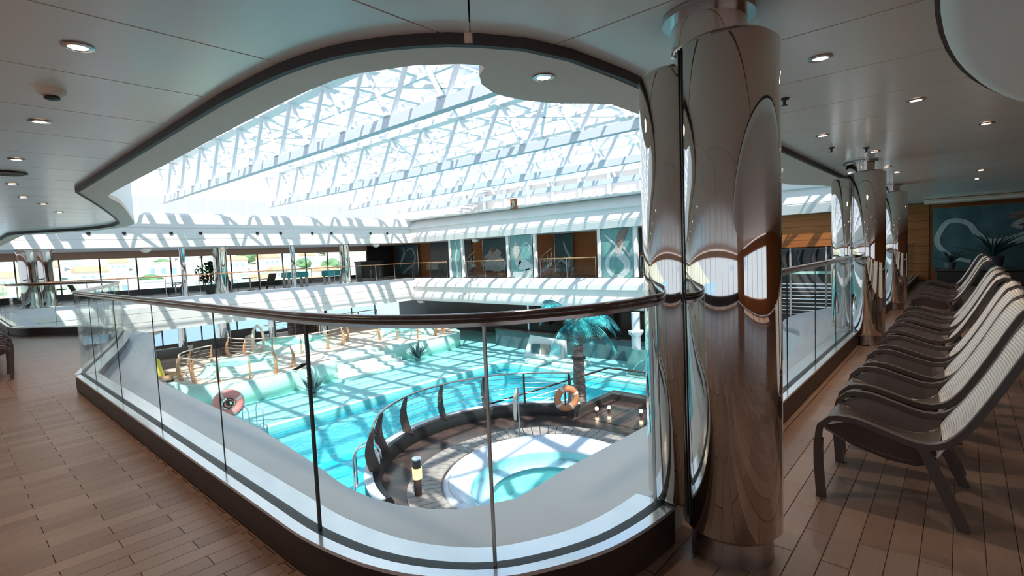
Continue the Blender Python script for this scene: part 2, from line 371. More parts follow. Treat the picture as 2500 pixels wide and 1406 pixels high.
# raised soffit rings round the opening
soff_in = [(XE, 1.95), (12, 1.95), (11.6, 2.05), (10.6, 2.45), (9.6, 2.45), (8.6, 2.05), (8.2, 1.95), (4.6, 1.93), (3.5, 1.93)]
soff_blob = [(3.35, 1.93), (3.22, 2.02), (3.03, 2.17), (2.75, 2.29), (2.50, 2.31), (2.32, 2.24), (2.20, 2.14), (2.14, 2.04), (2.10, 2.02), (2.00, 2.08)]
soff_l = [(2.00, 2.08), (1.82, 2.27), (1.66, 2.58), (1.60, 3.0), (1.59, 4.0), (1.62, 6), (1.65, 8.5), (1.72, 9.2), (2.0, 10.0), (2.35, 11.3), (2.75, 12.9), (3.08, 14.3), (3.1, 15.6), (2.75, 17), (2.2, 18), (1.75, 18.8), (1.6, 19.8), (1.6, YE-.1)]
soff_path = soff_in[:-1]+catmull([soff_in[-1]]+soff_blob, .1)+catmull(soff_l, .2)[1:]
inner = offset(soff_path, -.75)
out_path = [(XE, 1.62)]+[(3.6, 1.62)]+[(2.9, 1.63), (2.4, 1.66), (2.1, 1.74)]+offset(ce_left, -.05)
MB().prism(soff_path+out_path[::-1], 2.60, 2.66).build('trim_1', 'soffit', kind='structure', tri=True)
MB().sweep([(XE, 1.60), (3.6, 1.60), (2.9, 1.60), (2.4, 1.64), (2.1, 1.72), (1.9, 1.84)]+offset(ce_left, -.03)[1:], [(-.028, 2.592), (.006, 2.592), (.006, 2.70), (-.028, 2.70)]).build('trim_2', 'gap', kind='structure')  # dark strip with the shade of the soffit gap put into its colour
MB().sweep(soff_path, [(0, 2.662), (0, 4.19), (-.35, 4.19), (-.35, 2.662)]).build('trim_3', 'white', kind='structure', smooth=True)
MB().prism([(-6, -6), (XE+4, -6), (XE+4, 1.7), (3.5, 1.7), (1.3, 3.2), (1.3, YE), (-6, YE)], 4.2, 4.3).build('roof_deck', 'white', kind='structure', tri=True)

# ------------------------------------------------------------------ curb, ledge, railings
def railing(name, path, cuts, label, curbout=.075, joints=None, rail_r=.028, hz=1.285, ends=0):
    t = thing(name, label, 'railing', (0, 0, 0))
    MB().sweep(path, [(-curbout, 0), (-curbout, .185), (.10, .185), (.10, 0)]).build('curb', 'curb', t, smooth=True)
    MB().sweep(path, [(-curbout-.008, .185), (-curbout-.008, .203), (-.022, .203), (-.022, .185)]).build('cap_strip', 'marble', t, smooth=True)
    MB().sweep(path, [(-.026, .186), (-.026, .2035), (.026, .2035), (.026, .186)]).build('glazing_channel', 'black', t, smooth=True)
    MB().sweep(path, [(.022, .186), (.022, .202), (.15, .196), (.15, .17)]).build('inner_strip', 'marble', t, smooth=True)
    idx = [near(path, c) if not isinstance(c, int) else c for c in cuts]
    for k in range(len(idx)-1):
        a, b = idx[k], idx[k+1]; seg = [Vector(p) for p in path[a:b+1]]
        if len(seg) < 2: continue
        d0 = (seg[1]-seg[0]).normalized()*.006; d1 = (seg[-1]-seg[-2]).normalized()*.006; seg[0] = seg[0]+d0; seg[-1] = seg[-1]-d1
        MB().sweep([tuple(p) for p in seg], [(-.007, .19), (-.007, hz-.02), (.007, hz-.02), (.007, .19)]).build('glass_panel', 'glass', t, smooth=True)
    for k in idx[1:-1]:
        p = path[k]; w = .006
        jm = 'black'
        if joints and k == near(path, joints[0]): w = .012
        elif joints and k in [near(path, j) for j in joints[1:]]: w = .009; jm = 'marble'
        q = Vector(path[min(k+1, len(path)-1)])-Vector(path[max(k-1, 0)]); q.normalize()
        MB().bar((p[0], p[1], .19), (p[0], p[1], hz-.02), w, w*1.6).build('joint_strip', jm, t)
    n = 10
    prof = [(math.cos(2*math.pi*i/n)*rail_r*1.05, hz+math.sin(2*math.pi*i/n)*rail_r*.8) for i in range(n)]
    hr = MB().sweep(path, prof).build('handrail', 'rail', t, smooth='all')
    MB().sweep(path, [(-.012, hz-.036), (-.012, hz-.018), (.012, hz-.018), (.012, hz-.036)]).build('rail_channel', 'steel2', hr, smooth=True)
    return t
# path with dense points on the straight too
def dense(path, step=.25):
    out = []
    for a, b in zip(path[:-1], path[1:]):
        L = math.dist(a, b); k = max(1, round(L/step))
        for j in range(k): out.append((a[0]+(b[0]-a[0])*j/k, a[1]+(b[1]-a[1])*j/k))
    out.append(path[-1]); return out
P1 = dense(catmull(corner, .08)+[(1.165, 8.66)], .05)
railing('glass_railing', P1, [P1[0], (2.38, 1.185), (1.5, 1.5), (1.17, 2.38), (1.165, 3.65), (1.165, 5.1), (1.165, 6.5), (1.165, 7.8), P1[-1]],
        'long glass railing with dark wooden handrail curving round the near corner of the atrium', joints=[(1.17, 2.38), (1.5, 1.5), (2.38, 1.185)])
P2 = catmull(penin, .15)
railing('glass_railing', P2, [0, len(P2)//6, len(P2)*2//6, len(P2)//2, len(P2)*4//6, len(P2)*5//6, len(P2)-1],
        'glass railing curving round the rounded deck bulge at the left end of the long railing')
P3 = dense([(1.17, 18.7), (1.17, 29.9)], .5)
railing('glass_railing', P3, list(range(0, len(P3), 3)), 'straight glass railing far down the left walkway')
P4 = dense([(8.75, 1.2), (3.1, 1.2)], .12)
railing('glass_railing', P4, [P4[0], (7.6, 1.2), (6.35, 1.2), (5.1, 1.2), (3.8, 1.2), P4[-1]], 'glass railing between the big mirrored column and the second mirrored column')
P5 = dense([(22.2, 1.2), (9.4, 1.2)], .4)
railing('glass_railing', P5, list(range(0, len(P5), 4))+[len(P5)-1], 'glass railing beyond the second mirrored column')
# ledge inside the railing
led_in = [(XE, 1.9), (15.2, 1.95), (14.0, 2.05), (13.0, 2.35), (11.9, 2.60), (11.0, 2.62), (10.2, 2.42), (9.8, 2.10), (8.0, 1.78), (6.5, 1.74), (5.0, 1.9), (4.2, 2.02), (3.4, 2.07), (2.8, 2.10), (2.3, 2.10), (2.0, 2.28), (1.80, 2.65), (1.74, 3.1), (1.80, 3.7), (1.87, 4.6), (1.90, 5.3), (1.90, 7.6), (1.95, 8.6), (2.2, 9.8), (2.55, 11.3), (2.95, 12.9), (3.22, 14.2), (3.2, 15.5), (2.85, 16.9), (2.3, 17.8), (1.95, 18.6), (1.9, 20), (1.9, YE)]
led_path = catmull(led_in, .2)
led_out = dense([(XE, 1.28), (3.0, 1.28)], .5)+offset(catmull(corner, .08), .10)+offset(catmull(penin, .15), .10)+[(1.27, 24), (1.27, YE)]
mb = MB(); mb.prism(led_path+led_out[::-1], -.10, .0); mb.build('trim_4', 'ledge', kind='structure', tri=True)
MB().sweep(led_path, [(-.02, 0), (0, -.02), (0, -1.5), (-.25, -1.5), (-.25, -.1)]).build('trim_5', 'white', kind='structure', smooth=True)
MB().sweep(led_out, [(0, -.05), (0, .18), (-.12, .18), (-.12, -.05)]).build('trim_6', 'ledge', kind='structure', smooth=True)
# ------------------------------------------------------------------ mirrored columns
def column(name, x, y, label, detail=True, lobe=-1, r=.235, group=None, zb=0, ceilz=H_CEIL):
    t = thing(name, label, 'column', (x, y, zb), 0, group)
    H = ceilz-zb; n = 40
    def ring(rr, cxx, cyy, z0, z1, bulge=.03):
        return [(max(rr-bulge, .01), z0), (rr, z0+.03), (rr, z1-.03), (max(rr-bulge, .01), z1), (0.01, z1)]
    MB().lathe([(.01, 0), (r*.82, 0), (r*.82, .14), (.01, .14)], (0, 0), n).build('plinth', 'steel2', t, smooth=True)
    MB().lathe([(.01, .13)]+ring(r, 0, 0, .13, 2.50), (0, 0), n).build('main_shaft', 'steel', t, smooth=True)
    MB().lathe([(.01, .21)]+ring(r*.74, 0, 0, .21, 2.43), (0, r*1.10), n).build('side_shaft', 'steel', t, smooth=True)
    MB().lathe([(.01, 2.48), (r*.74, 2.48), (r*.74, H-.005), (.01, H-.005)], (-r*.10, .07), n).build('neck', 'steel', t, smooth=True)
    MB().lathe([(.01, H-.03), (r*.90, H-.03), (r*.90, H-.004), (.01, H-.004)], (-r*.10, .07), n).build('ceiling_collar', 'steel2', t, smooth=True)
    for k in (0, 1):
        sa = math.atan2(.66, -.75)+.10*k; sx, sy = (r+.001)*math.cos(sa), (r+.001)*math.sin(sa)
        MB().tube([(sx, sy, .2), (sx, sy, 2.47)], .0028, 6).build('seam_strip', 'black', t)
    return t
column('mirrored_column', 2.57, 0.86, 'big mirror-polished steel column nearest the camera')
column('mirrored_column', 8.98, 1.05, 'mirror-polished steel column second along the right-hand railing')
column('mirrored_column', 13.6, 1.10, 'mirror-polished steel column third along the right-hand railing')
# ------------------------------------------------------------------ far left wall band (Y = 30) and far right wall band (X = 23)
def band(name_n, axis, pos, a0, a1, prof, m='white'):
    mb = MB()
    if axis == 'y': mb.sweep([(a0, pos), (a1, pos)], prof)
    else: mb.sweep([(pos, a0), (pos, a1)], prof)
    return mb.build('trim_%d' % name_n, m, kind='structure')
# left wall: path runs +X, opening on the right (-Y)
bp = [(0, 2.60), (.35, 2.60), (.35, 2.96), (.32, 2.98), (.35, 3.0), (.35, 3.52), (.32, 3.54), (.35, 3.56), (.35, 4.15), (.25, 4.25), (-.4, 4.25), (-.4, 2.60)]
up_l = band(7, 'y', YE, .9, XE-.02, bp)
lp = [(-.05, .06), (.30, .06), (.62, -.30), (.62, -.55), (.58, -.57), (.62, -.59), (.62, -1.0), (.58, -1.02), (.62, -1.04), (.62, -1.5), (-.4, -1.5), (-.4, -.05)]
lo_l = band(8, 'y', YE, 1.0, XE-.02, lp)
# small round nozzles in the upper band
for i, (px, py) in enumerate([(216, 572), (303, 572), (418, 572), (490, 572), (628, 571), (685, 570), (762, 570), (809, 570), (904, 569), (945, 570)]):
    p = aty(px, py, YE-.36)
    nt_ = thing('wall_nozzle', ['leftmost', 'second from left', 'third from left', 'fourth from left', 'fifth from left', 'fifth from right', 'fourth from right', 'third from right', 'second from right', 'rightmost'][i]+' small black round nozzle in the white upper band', 'nozzle', (p.x, YE-.35, 3.27), 0, 'round nozzles in a row on the white upper band')
    MB().lathe([(.01, 0), (.065, 0), (.08, .02), (.08, .04), (.055, .045), (.045, .02), (.01, .02)], (0, 0), 14).build('nozzle_cup', 'black', nt_, smooth=True)
    nt_.children[0].rotation_euler = (math.pi/2, 0, 0)
# right wall: path runs -Y, opening is towards -X (right of heading -Y)
rp_u = [(0, 2.60), (.30, 2.60), (.38, 2.95), (.36, 2.97), (.38, 3.0), (.30, 3.55), (.42, 3.58), (.42, 3.66), (-.05, 4.15), (-2.2, 4.15), (-2.2, 2.60)]
band(9, 'x', XE, YE-.3, -6, rp_u)
rp_l = [(-.3, .04), (.25, .04), (.62, -.28), (.62, -.52), (.48, -.54), (.48, -.95), (.60, -.98), (.60, -1.5), (-.4, -1.5), (-.4, -.05)]
band(10, 'x', XE, YE-.3, 9.4, rp_l)
# deck slabs / soffits of far galleries
MB().box(.9, XE+5, YE+.3, 37.2, 2.62, 2.8).build('trim_11', 'soffit', kind='structure')
MB().box(XE+.2, XE+5, -6, YE+.3, 2.62, 2.8).build('trim_12', 'soffit', kind='structure')
MB().box(-6, XE+5, YE+.35, 37.2, -1.6, -.3).build('trim_13', 'soffit', kind='structure')
MB().box(XE+.35, XE+6, 1.2, YE+.3, -1.6, -.3).build('trim_14', 'panelback', kind='structure')
# ------------------------------------------------------------------ window wall of the left gallery (Y = 36.6)
YW = 36.6
def windows(idx, x0, x1, z0, z1, step, y=YW, header=2.62, sill=0.0, axis='y', hm='soffit', sm='dark'):
    w = thing('window_%d' % idx, None, None, kind='structure')
    mb = MB(); fr = lambda: None
    def B(mb, a, b, c, d, z_0, z_1):
        if axis == 'y': mb.box(a, b, y+c, y+d, z_0, z_1)
        else: mb.box(y+c, y+d, a, b, z_0, z_1)
    h = MB(); B(h, x0, x1, -.1, .1, z1, header); h.build('header', hm, w)
    h = MB(); B(h, x0, x1, -.12, .12, sill, z0); h.build('sill', sm, w)
    n = max(1, round((x1-x0)/step)); st = (x1-x0)/n
    for i in range(n+1):
        h = MB(); B(h, x0+i*st-.03, x0+i*st+.03, -.05, .05, z0, z1); h.build('mullion', 'curb', w)
        if i < n: h = MB(); B(h, x0+i*st+.035, x0+(i+1)*st-.035, -.008, .008, z0+.01, z1-.01); h.build('pane', 'winglass', w)
    return w
windows(1, -6, 23.4, .35, 2.22, 1.75)
# dark wall closing the gallery corner
MB().box(23.4, XE+5, YW-.1, YW+.1, 0, 2.62).build('wall_far_left', 'panelback', kind='structure')
# far left gallery pillars
for i, (px, lab) in enumerate([(447, 'thin dark steel column left of the dark foliage in the far gallery'), (543, 'round steel column just right of the dark foliage in the far gallery'), (716, 'slim dark steel column left of the turquoise table in the far gallery'), (846, 'paired steel column right of the turquoise table in the far gallery')]):
    p = atz(px, 716-(px-447)*.07, 0); X = aty(px, 650, YE+.9).x; w = .13 if i in (0, 2) else .24
    t = thing('gallery_column', lab, 'column', (X, YE+.9, 0), 0)
    MB().lathe([(.01, 0), (w*1.15, 0), (w*1.15, .1), (w, .12), (w, 2.52), (w*1.1, 2.54), (w*1.1, 2.615), (.01, 2.615)], (0, 0), 24).build('shaft', 'steel', t, smooth=True)
    if w > .2: MB().lathe([(.01, .05), (w*.6, .05), (w*.6, 2.55), (.01, 2.55)], (-w*1.2, .1), 20).build('side_shaft', 'steel', t, smooth=True)
for px, lab in ((72, 'leftmost of the two mirrored columns far down the left walkway'), (112, 'right one of the two mirrored columns far down the left walkway')):
    p = aty(px, 700, 30.6)
    t = thing('gallery_column', lab, 'column', (p.x, 30.6, 0), 0); w = .34
    MB().lathe([(.01, 0), (w*1.1, 0), (w*1.1, .12), (w, .14), (w, 2.5), (w*1.1, 2.52), (w*1.1, 2.615), (.01, 2.615)], (0, 0), 26).build('shaft', 'steel', t, smooth=True)
# far gallery railings
def gallery_rail(label, a, b, ax, step=1.55, skip=None):
    t = thing('gallery_railing', label, 'railing', (0, 0, 0))
    pts = dense([a, b], step); z0 = .06
    MB().sweep([a, b], [(.035*math.cos(i*math.pi/4), 1.14+.03*math.sin(i*math.pi/4)) for i in range(8)]).build('handrail', 'orange', t, smooth='all')
    for p in pts: MB().box(p[0]-.014, p[0]+.014, p[1]-.014, p[1]+.014, z0, 1.12).build('post', 'steel2', t)
    for p, q in zip(pts[:-1], pts[1:]):
        d = (Vector(q)-Vector(p)).normalized()*.03; p = Vector(p)+d; q = Vector(q)-d
        MB().sweep([tuple(p), tuple(q)], [(-.006, z0+.02), (-.006, 1.10), (.006, 1.10), (.006, z0+.02)]).build('glass_panel', 'glass', t)
    return t
gallery_rail('long thin railing of the left gallery above the white band', (1.4, YE), (XE-.1, YE), 'x')
# ------------------------------------------------------------------ roof trusses and glass roof
ZB, ZT = 4.86, 6.52
nodes_t = [-.62+2.03*k for k in range(16)]           # top nodes
for ti, (X, lab) in enumerate([(2.75, 'white roof truss nearest the camera, mostly behind the ceiling edge'), (7.65, 'nearest fully visible white roof truss with a broad bottom beam'), (12.8, 'second visible white roof truss crossing the skylight'), (17.6, 'third visible white roof truss crossing the skylight'), (22.2, 'farthest white roof truss, close to the right-hand wall')]):
    t = thing('roof_truss', lab, 'truss', (X, 0, ZB))
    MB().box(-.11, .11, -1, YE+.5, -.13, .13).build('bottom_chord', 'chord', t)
    MB().box(-.20, .20, -1, YE+.5, ZT-ZB-.10, ZT-ZB+.10).build('top_chord', 'roof_white', t)
    for k, y in enumerate(nodes_t):
        for s in (-1, 1):
            yb = y+s*1.0
            if yb < -.8 or yb > YE+.3: continue
            MB().tube([(0, yb-.06*s, .12), (0, y+.08*s, ZT-ZB-.1)], .062, 8).build('strut', 'roof_white', t, smooth=True)
        if 0 < y < YE: MB().box(-.42, .42, y-.14, y+.14, ZT-ZB-.14, ZT-ZB-.101).build('node_plate', 'roof_white', t)
        yb = y+1.0
        if 0 < yb < YE: MB().box(-.16, .16, yb-.14, yb+.14, .131, .15).build('foot_plate', 'roof_white', t)
gr = thing('glass_roof', 'white-framed glass skylight roof above the whole atrium', 'skylight', (0, 0, 0))
xs_t = [-.2, 2.75, 7.65, 12.8, 17.6, 22.2, 24.5]
for k, y in enumerate(nodes_t):
    MB().box(-.2, 24.5, y-.09, y+.09, ZT+.10, ZT+.30).build('purlin', 'roof_white', gr)
    MB().box(-.2, 24.5, y+.98, y+1.04, ZT+.25, ZT+.31).build('purlin', 'roof_white', gr)
for a, b in zip(xs_t[:-1], xs_t[1:]):
    n = max(1, round((b-a)/1.65)); st = (b-a)/n
    for i in range(n):
        x = a+i*st
        if i: MB().box(x-.05, x+.05, -.7, YE+.5, ZT-.02, ZT+.10).build('secondary_beam', 'roof_white', gr)
        MB().box(x-.045, x+.045, -.7, YE+.5, ZT+.31, ZT+.44).build('glazing_bar', 'roof_white', gr)
        for k in range(len(nodes_t)-1):
            y = nodes_t[k]
            MB().box(x+.05, x+st-.05, y+.03, y+2.0, ZT+.36, ZT+.375).build('pane', 'roofglass', gr)
# roof plane diagonals
for (a, b) in zip(xs_t[1:-2], xs_t[2:-1]):
    for k in range(1, 15, 4):
        y = nodes_t[k]
        for (p, q) in (((a, y), ((a+b)/2, y+2.03)), ((b, y), ((a+b)/2, y+2.03)), ((a, y+4.06), ((a+b)/2, y+2.03)), ((b, y+4.06), ((a+b)/2, y+2.03))):
            if q[1] > YE-1 or p[1] > YE: continue
            MB().bar((p[0], p[1], ZT+.0), (q[0], q[1], ZT+.0), .10, .10).build('diagonal_brace', 'roof_white', gr)
# ------------------------------------------------------------------ upper deck behind the left band: white framed windows
w = windows(3, 4.0, 23.0, 4.40, 5.45, 1.15, y=33.0, header=6.9, sill=4.2, hm='white', sm='white')
for o in kids(w):
    if o.name.startswith('mullion'): o.data.materials.clear(); o.data.materials.append(M['roof_white'])
MB().box(-6, XE+6, YE-.1, 37.2, 4.2, 4.3).build('trim_15', 'white', kind='structure')
MB().box(XE-.4, XE+6, -6, YE, 4.16, 4.3).build('trim_16', 'white', kind='structure')
up = thing('wall_upper_right', None, None, kind='structure')
MB().box(25.2, 25.5, -6, 33.2, 4.3, 5.75).build('upper_wall', 'white', up)
for k in range(14):
    y = 26.4-k*1.95
    MB().box(24.96, 25.1, y-.09, y+.09, 4.3, 6.55).build('upper_post', 'roof_white', up)
MB().box(24.9, 25.6, -6, 33.2, 5.75, 5.9).build('upper_beam', 'roof_white', up)
MB().box(25.6, 26.0, -6, 33, 5.9, 6.0).build('upper_louver', 'white', up)
# stair on the upper deck
st = thing('upper_stair', 'white open-tread stair climbing behind the corner of the upper deck', 'stair', (24.6, 24.8, 4.3))
for k in range(11):
    MB().box(-.5, .5, 1.8-.36*k, 2.08-.36*k, .17*k+.1, .17*k+.15).build('tread', 'chord', st)
MB().bar((-.55, 2.1, .05), (-.55, -2.0, 1.95), .06, .2).build('stringer', 'roof_white', st)
MB().bar((-.55, 2.1, 1.0), (-.55, -2.0, 2.9), .05).build('stair_rail', 'roof_white', st)
for k in range(6): MB().box(-.57, -.53, 1.9-.72*k, 1.94-.72*k, .15+.333*k, 1.1+.333*k).build('baluster', 'roof_white', st)
# small brown picture and security lamps on the upper wall
p = atx(1268, 497, 23.0)
pc = thing('wall_picture', 'small square brown framed picture on the white upper wall', 'picture', (22.55, 19.62, 4.40))
MB().box(-.03, .03, -.24, .24, -.29, .29).build('frame', 'wood', pc)
MB().ribbon([(-.12, -.22), (.02, -.05), (.0, .12), (.05, .2)], [.06, .11, .08, .04], Vector((-.031, 0, 0)), Vector((0, -1, 0)), Vector((0, 0, 1)), Vector((-1, 0, 0)), .01).build('painted_figure', 'skinpaint', pc)
for px, py, lab in ((1345, 458, 'left small black twin lamp on the white upper wall'), (1504, 434, 'right small black twin lamp on the white upper wall')):
    q = atx(px, py, 25.1); s_ = thing('twin_lamp', lab, 'lamp', (25.1, q.y, q.z))
    for d in (-.07, .07): MB().box(-.12, 0.1, d-.05, d+.05, -.05, .05).build('lamp_head', 'dark', s_, bevel=.015)
# ------------------------------------------------------------------ right wall, gallery level
def ry(px, X=XE+.0): return atx(px, 640, X).y
wr = thing('wall_right', None, None, kind='structure')
MB().box(XE+3.0, XE+3.2, -6, YW, 0, 2.62).build('back_wall', 'wood', wr)
# horizontal wood boards on the recessed wall
for k in range(9): MB().box(XE+2.96, XE+2.999, 12.0, 30.5, .02+k*.29, .02+k*.29+.275).build('board', 'wood', wr)
# near part of the wall (behind the right walkway): solid wood boards flush with the atrium end
MB().box(XE+.05, XE+.25, -6, 9.2, 1.28, 2.62).build('back_wall', 'wood', wr)
for k in range(5): MB().box(XE+.0, XE+.049, 1.6, 9.2, 1.29+k*.265, 1.29+k*.265+.255).build('board', 'wood', wr)
for k in range(9): MB().box(XE-.5, XE-.45, .86, 1.6, .02+k*.29, .02+k*.29+.275).build('board', 'wood', wr)
MB().box(XE-.44, XE-.2, -6, 1.6, 0, 2.62).build('back_wall', 'wood', wr)
MB().box(XE+2.9, XE+2.99, 13.2, 15.6, 0, 2.62).build('dark_opening', 'black', wr)
MB().box(XE+2.9, XE+2.99, 26.8, 31.5, 0, 2.62).build('dark_opening', 'panelback', wr)
# white posts
for i, px in enumerate([1101, 1131, 1242, 1308, 1465, 1554]):
    y = ry(px); pw = .10
    t = thing('white_post', ['thin white post left of the narrow teal panel', 'white post right of the narrow teal panel', 'white post left of the mural of the standing mermaid', 'white post right of the mural of the standing mermaid', 'white post left of the diving mermaid mural', 'white post right of the diving mermaid mural'][i], 'post', (XE, y, .04))
    MB().box(-.08, .08, -pw, pw, 0, 2.56).build('shaft', 'white', t, bevel=.01)
    MB().box(-.1, .1, -pw-.02, pw+.02, 0, .06).build('foot', 'steel2', t)
def mermaid(t, O, U, V, N, w, h, kind):
    X = lambda pts: [((x-.5)*w, y*h) for x, y in pts]
    A = lambda pts, ws, nm, m_: MB().ribbon(catm2(X(pts)), interp(ws, len(catm2(X(pts))), w), O, U, V, N, .012+.004*len(t.children)).build(nm, m_, t)
    if kind == 'curl':
        A([(.62, .62), (.50, .60), (.30, .50), (.16, .30), (.25, .10), (.50, .03), (.75, .12), (.80, .30), (.66, .42), (.55, .50)], [.02, .05, .06, .06, .05, .06, .08, .10, .11, .12], 'painted_tail', 'tailpaint')
        A([(.55, .48), (.55, .58), (.60, .68), (.66, .78)], [.10, .11, .10, .05], 'painted_body', 'skinpaint')
        A([(.52, .62), (.62, .80), (.78, .95), (.86, .98)], [.05, .12, .13, .04], 'painted_hair', 'hairpaint')
        A([(.50, .62), (.38, .72), (.25, .80), (.12, .88)], [.03, .035, .03, .02], 'painted_arm', 'tailpaint')
        A([(.70, .62), (.82, .52), (.90, .42)], [.03, .03, .02], 'painted_arm', 'skinpaint')
    elif kind == 'stand':
        A([(.35, .42), (.40, .30), (.60, .32), (.85, .22), (.70, .08), (.35, .06), (.08, .10)], [.12, .17, .18, .16, .14, .12, .06], 'painted_tail', 'tailpaint')
        A([(.30, .40), (.30, .52), (.28, .64), (.30, .76)], [.10, .12, .15, .09], 'painted_body', 'skinpaint')
        A([(.28, .72), (.27, .80), (.26, .86)], [.07, .08, .03], 'painted_head', 'skinpaint')
        A([(.55, .70), (.72, .82), (.90, .74), (.84, .60)], [.015, .02, .02, .01], 'painted_wave', 'tailpaint')
    elif kind == 'recline':
        A([(.05, .12), (.30, .22), (.55, .24), (.80, .20), (.97, .14)], [.10, .2, .26, .24, .12], 'painted_tail', 'tailpaint')
        A([(.05, .42), (.25, .50), (.45, .62), (.60, .56), (.78, .50)], [.03, .07, .12, .14, .10], 'painted_body', 'skinpaint')
        A([(.42, .60), (.48, .70), (.60, .66)], [.08, .07, .04], 'painted_hair', 'hairpaint')
    elif kind == 'ring':
        A([(.30, .05), (.50, .20), (.78, .35), (.88, .62), (.72, .88), (.50, .80)], [.02, .03, .035, .03, .02, .02], 'painted_tail', 'tailpaint')
        A([(.20, .30), (.28, .52), (.40, .72), (.36, .92)], [.03, .04, .05, .02], 'painted_body', 'tailpaint')
    elif kind == 'slim':
        A([(.45, .02), (.55, .25), (.40, .50), (.60, .75), (.50, .96)], [.2, .12, .10, .08, .04], 'painted_tail', 'tailpaint')
    elif kind == 'dive':
        A([(.10, .20), (.30, .32), (.60, .25), (.80, .15)], [.03, .05, .07, .08], 'painted_tail', 'tailpaint')
        A([(.75, .18), (.80, .40), (.62, .60), (.50, .82)], [.05, .06, .05, .03], 'painted_body', 'tailpaint')
    elif kind == 'swim':
        A([(.26, .12), (.12, .22), (.03, .45), (.08, .72), (.15, .78), (.24, .72), (.30, .55), (.38, .42), (.52, .44), (.68, .54)], [.015, .018, .02, .02, .02, .02, .024, .03, .04, .05], 'painted_tail', 'tailpaint')
        A([(.66, .54), (.78, .60), (.95, .66), (1.1, .72)], [.05, .05, .05, .05], 'painted_body', 'skinpaint')
        A([(.48, .80), (.62, .82), (.80, .80), (1.0, .90)], [.015, .05, .07, .06], 'painted_hair', 'hairpaint')
        A([(.80, .56), (.72, .44), (.66, .34)], [.022, .02, .014], 'painted_arm', 'skinpaint')
        A([(.58, .62), (.52, .66), (.60, .74), (.70, .78)], [.012, .018, .018, .02], 'painted_arm', 'skinpaint')
def catm2(p): return catmull(p, .08)
def interp(ws, n, w):
    r = []
    for i in range(n):
        t = i/(n-1)*(len(ws)-1); k = min(int(t), len(ws)-2); r.append((ws[k]+(ws[k+1]-ws[k])*(t-k))*w)
    return r
def mural(px0, px1, X, z0, z1, kind, label, dark=False):
    y0, y1 = ry(px0, X), ry(px1, X); yc_ = (y0+y1)/2; w_ = abs(y0-y1)
    t = thing('mural_panel', label, 'mural', (X, yc_, z0))
    MB().box(-.03, .03, -w_/2, w_/2, 0, z1-z0).build('panel_board', 'tealdark' if dark else 'teal', t)
    mermaid(t, Vector((-.03, 0, 0)), Vector((0, -1, 0)), Vector((0, 0, 1)), Vector((-1, 0, 0)), w_, z1-z0, kind)
    for s in (-1, 1): MB().box(-.045, .035, s*w_/2-.015, s*w_/2+.015, 0, z1-z0).build('panel_edge', 'steel2', t)
mural(1105, 1126, XE, .05, 2.58, 'slim', 'narrow teal panel with a pale swirl between two white posts')
mural(1248, 1301, XE, .05, 2.58, 'stand', 'tall teal mural of a standing pale mermaid between white posts')
mural(1471, 1547, XE, .05, 2.58, 'curl', 'large teal mural of a mermaid with a coiled tail between white posts')
mural(1181, 1237, XE+2.86, .35, 2.58, 'recline', 'dark recessed mural of a reclining pink-skinned mermaid on rocks', True)
mural(1356, 1401, XE+2.86, .2, 2.58, 'dive', 'dark recessed mural of a slender tail between wooden boards', True)
mural(968, 1022, XE+2.86, .1, 2.58, 'ring', 'dark mural with a pale ring-shaped tail at the gallery corner', True)
gallery_rail('thin railing across the corner recess by the ring mural', (XE, ry(1098)+.3), (XE, YE-.1), 'y')
gallery_rail('thin railing in front of the reclining mermaid recess', (XE, ry(1237)+.15), (XE, ry(1135)-.15), 'y')
gallery_rail('thin railing in front of the dark doorway recess', (XE, ry(1460)+.15), (XE, ry(1314)-.15), 'y')
gallery_rail('thin railing right of the coiled-tail mural', (XE, 9.5), (XE, ry(1560)-.1), 'y')
# small stairs with openwork flights in the recesses
for px, lab in ((1158, 'short openwork stair left of the reclining mermaid mural'), (1344, 'short openwork stair in the recess left of the slender tail mural'), (1592, 'short openwork stair right of the coiled-tail mural')):
    y = ry(px, XE+1.2); t = thing('gallery_stair', lab, 'stair', (XE+1.2, y, 0))
    for k in range(5):
        MB().box(-.45, .45, .70-.28*k, .98-.28*k, .17*k, .17*k+.05).build('tread', 'marble', t)
        MB().box(-.42, -.38, .72-.28*k, .76-.28*k, .17*k+.05, .17*k+.85).build('baluster', 'marble', t)
        MB().bar((-.40, .92-.28*k, .17*k+.15), (-.40, .68-.28*k, .17*k+.75), .03).build('brace', 'marble', t)
    MB().bar((-.47, 1.0, .0), (-.47, -.45, .88), .04, .16).build('stringer', 'marble', t)
    MB().bar((-.40, .95, .90), (-.40, -.45, 1.75), .05).build('stair_rail', 'orange', t)
# lower gallery grille seen through the right railing
gl = thing('louvre_wall', 'dark louvred wall with pale horizontal slats and curtains below the wooden wall', 'wall', (XE-.2, 5.3, -1.5))
MB().box(.15, .25, -4.0, 4.1, -1.2, 2.75).build('backing', 'panelback', gl)
for k in range(9): MB().box(-.02, .05, -3.9, 3.9, .10+k*.15, .14+k*.15).build('slat', 'marble' if k % 3 else 'steel2', gl)
MB().box(-.04, .06, -3.9, 3.9, 1.72, 1.82).build('slat', 'mint', gl)
for k in range(7): MB().box(-.06, .0, -3.9+1.25*k, -3.84+1.25*k, 0, 2.78).build('post', 'teak', gl)
for k in range(14): MB().tube([(.1, -3.6+.52*k, 2.7), (.05, -3.5+.52*k, 2.3), (.08, -3.6+.52*k, 1.9)], .10, 6).build('curtain_fold', 'dark', gl, smooth=True)
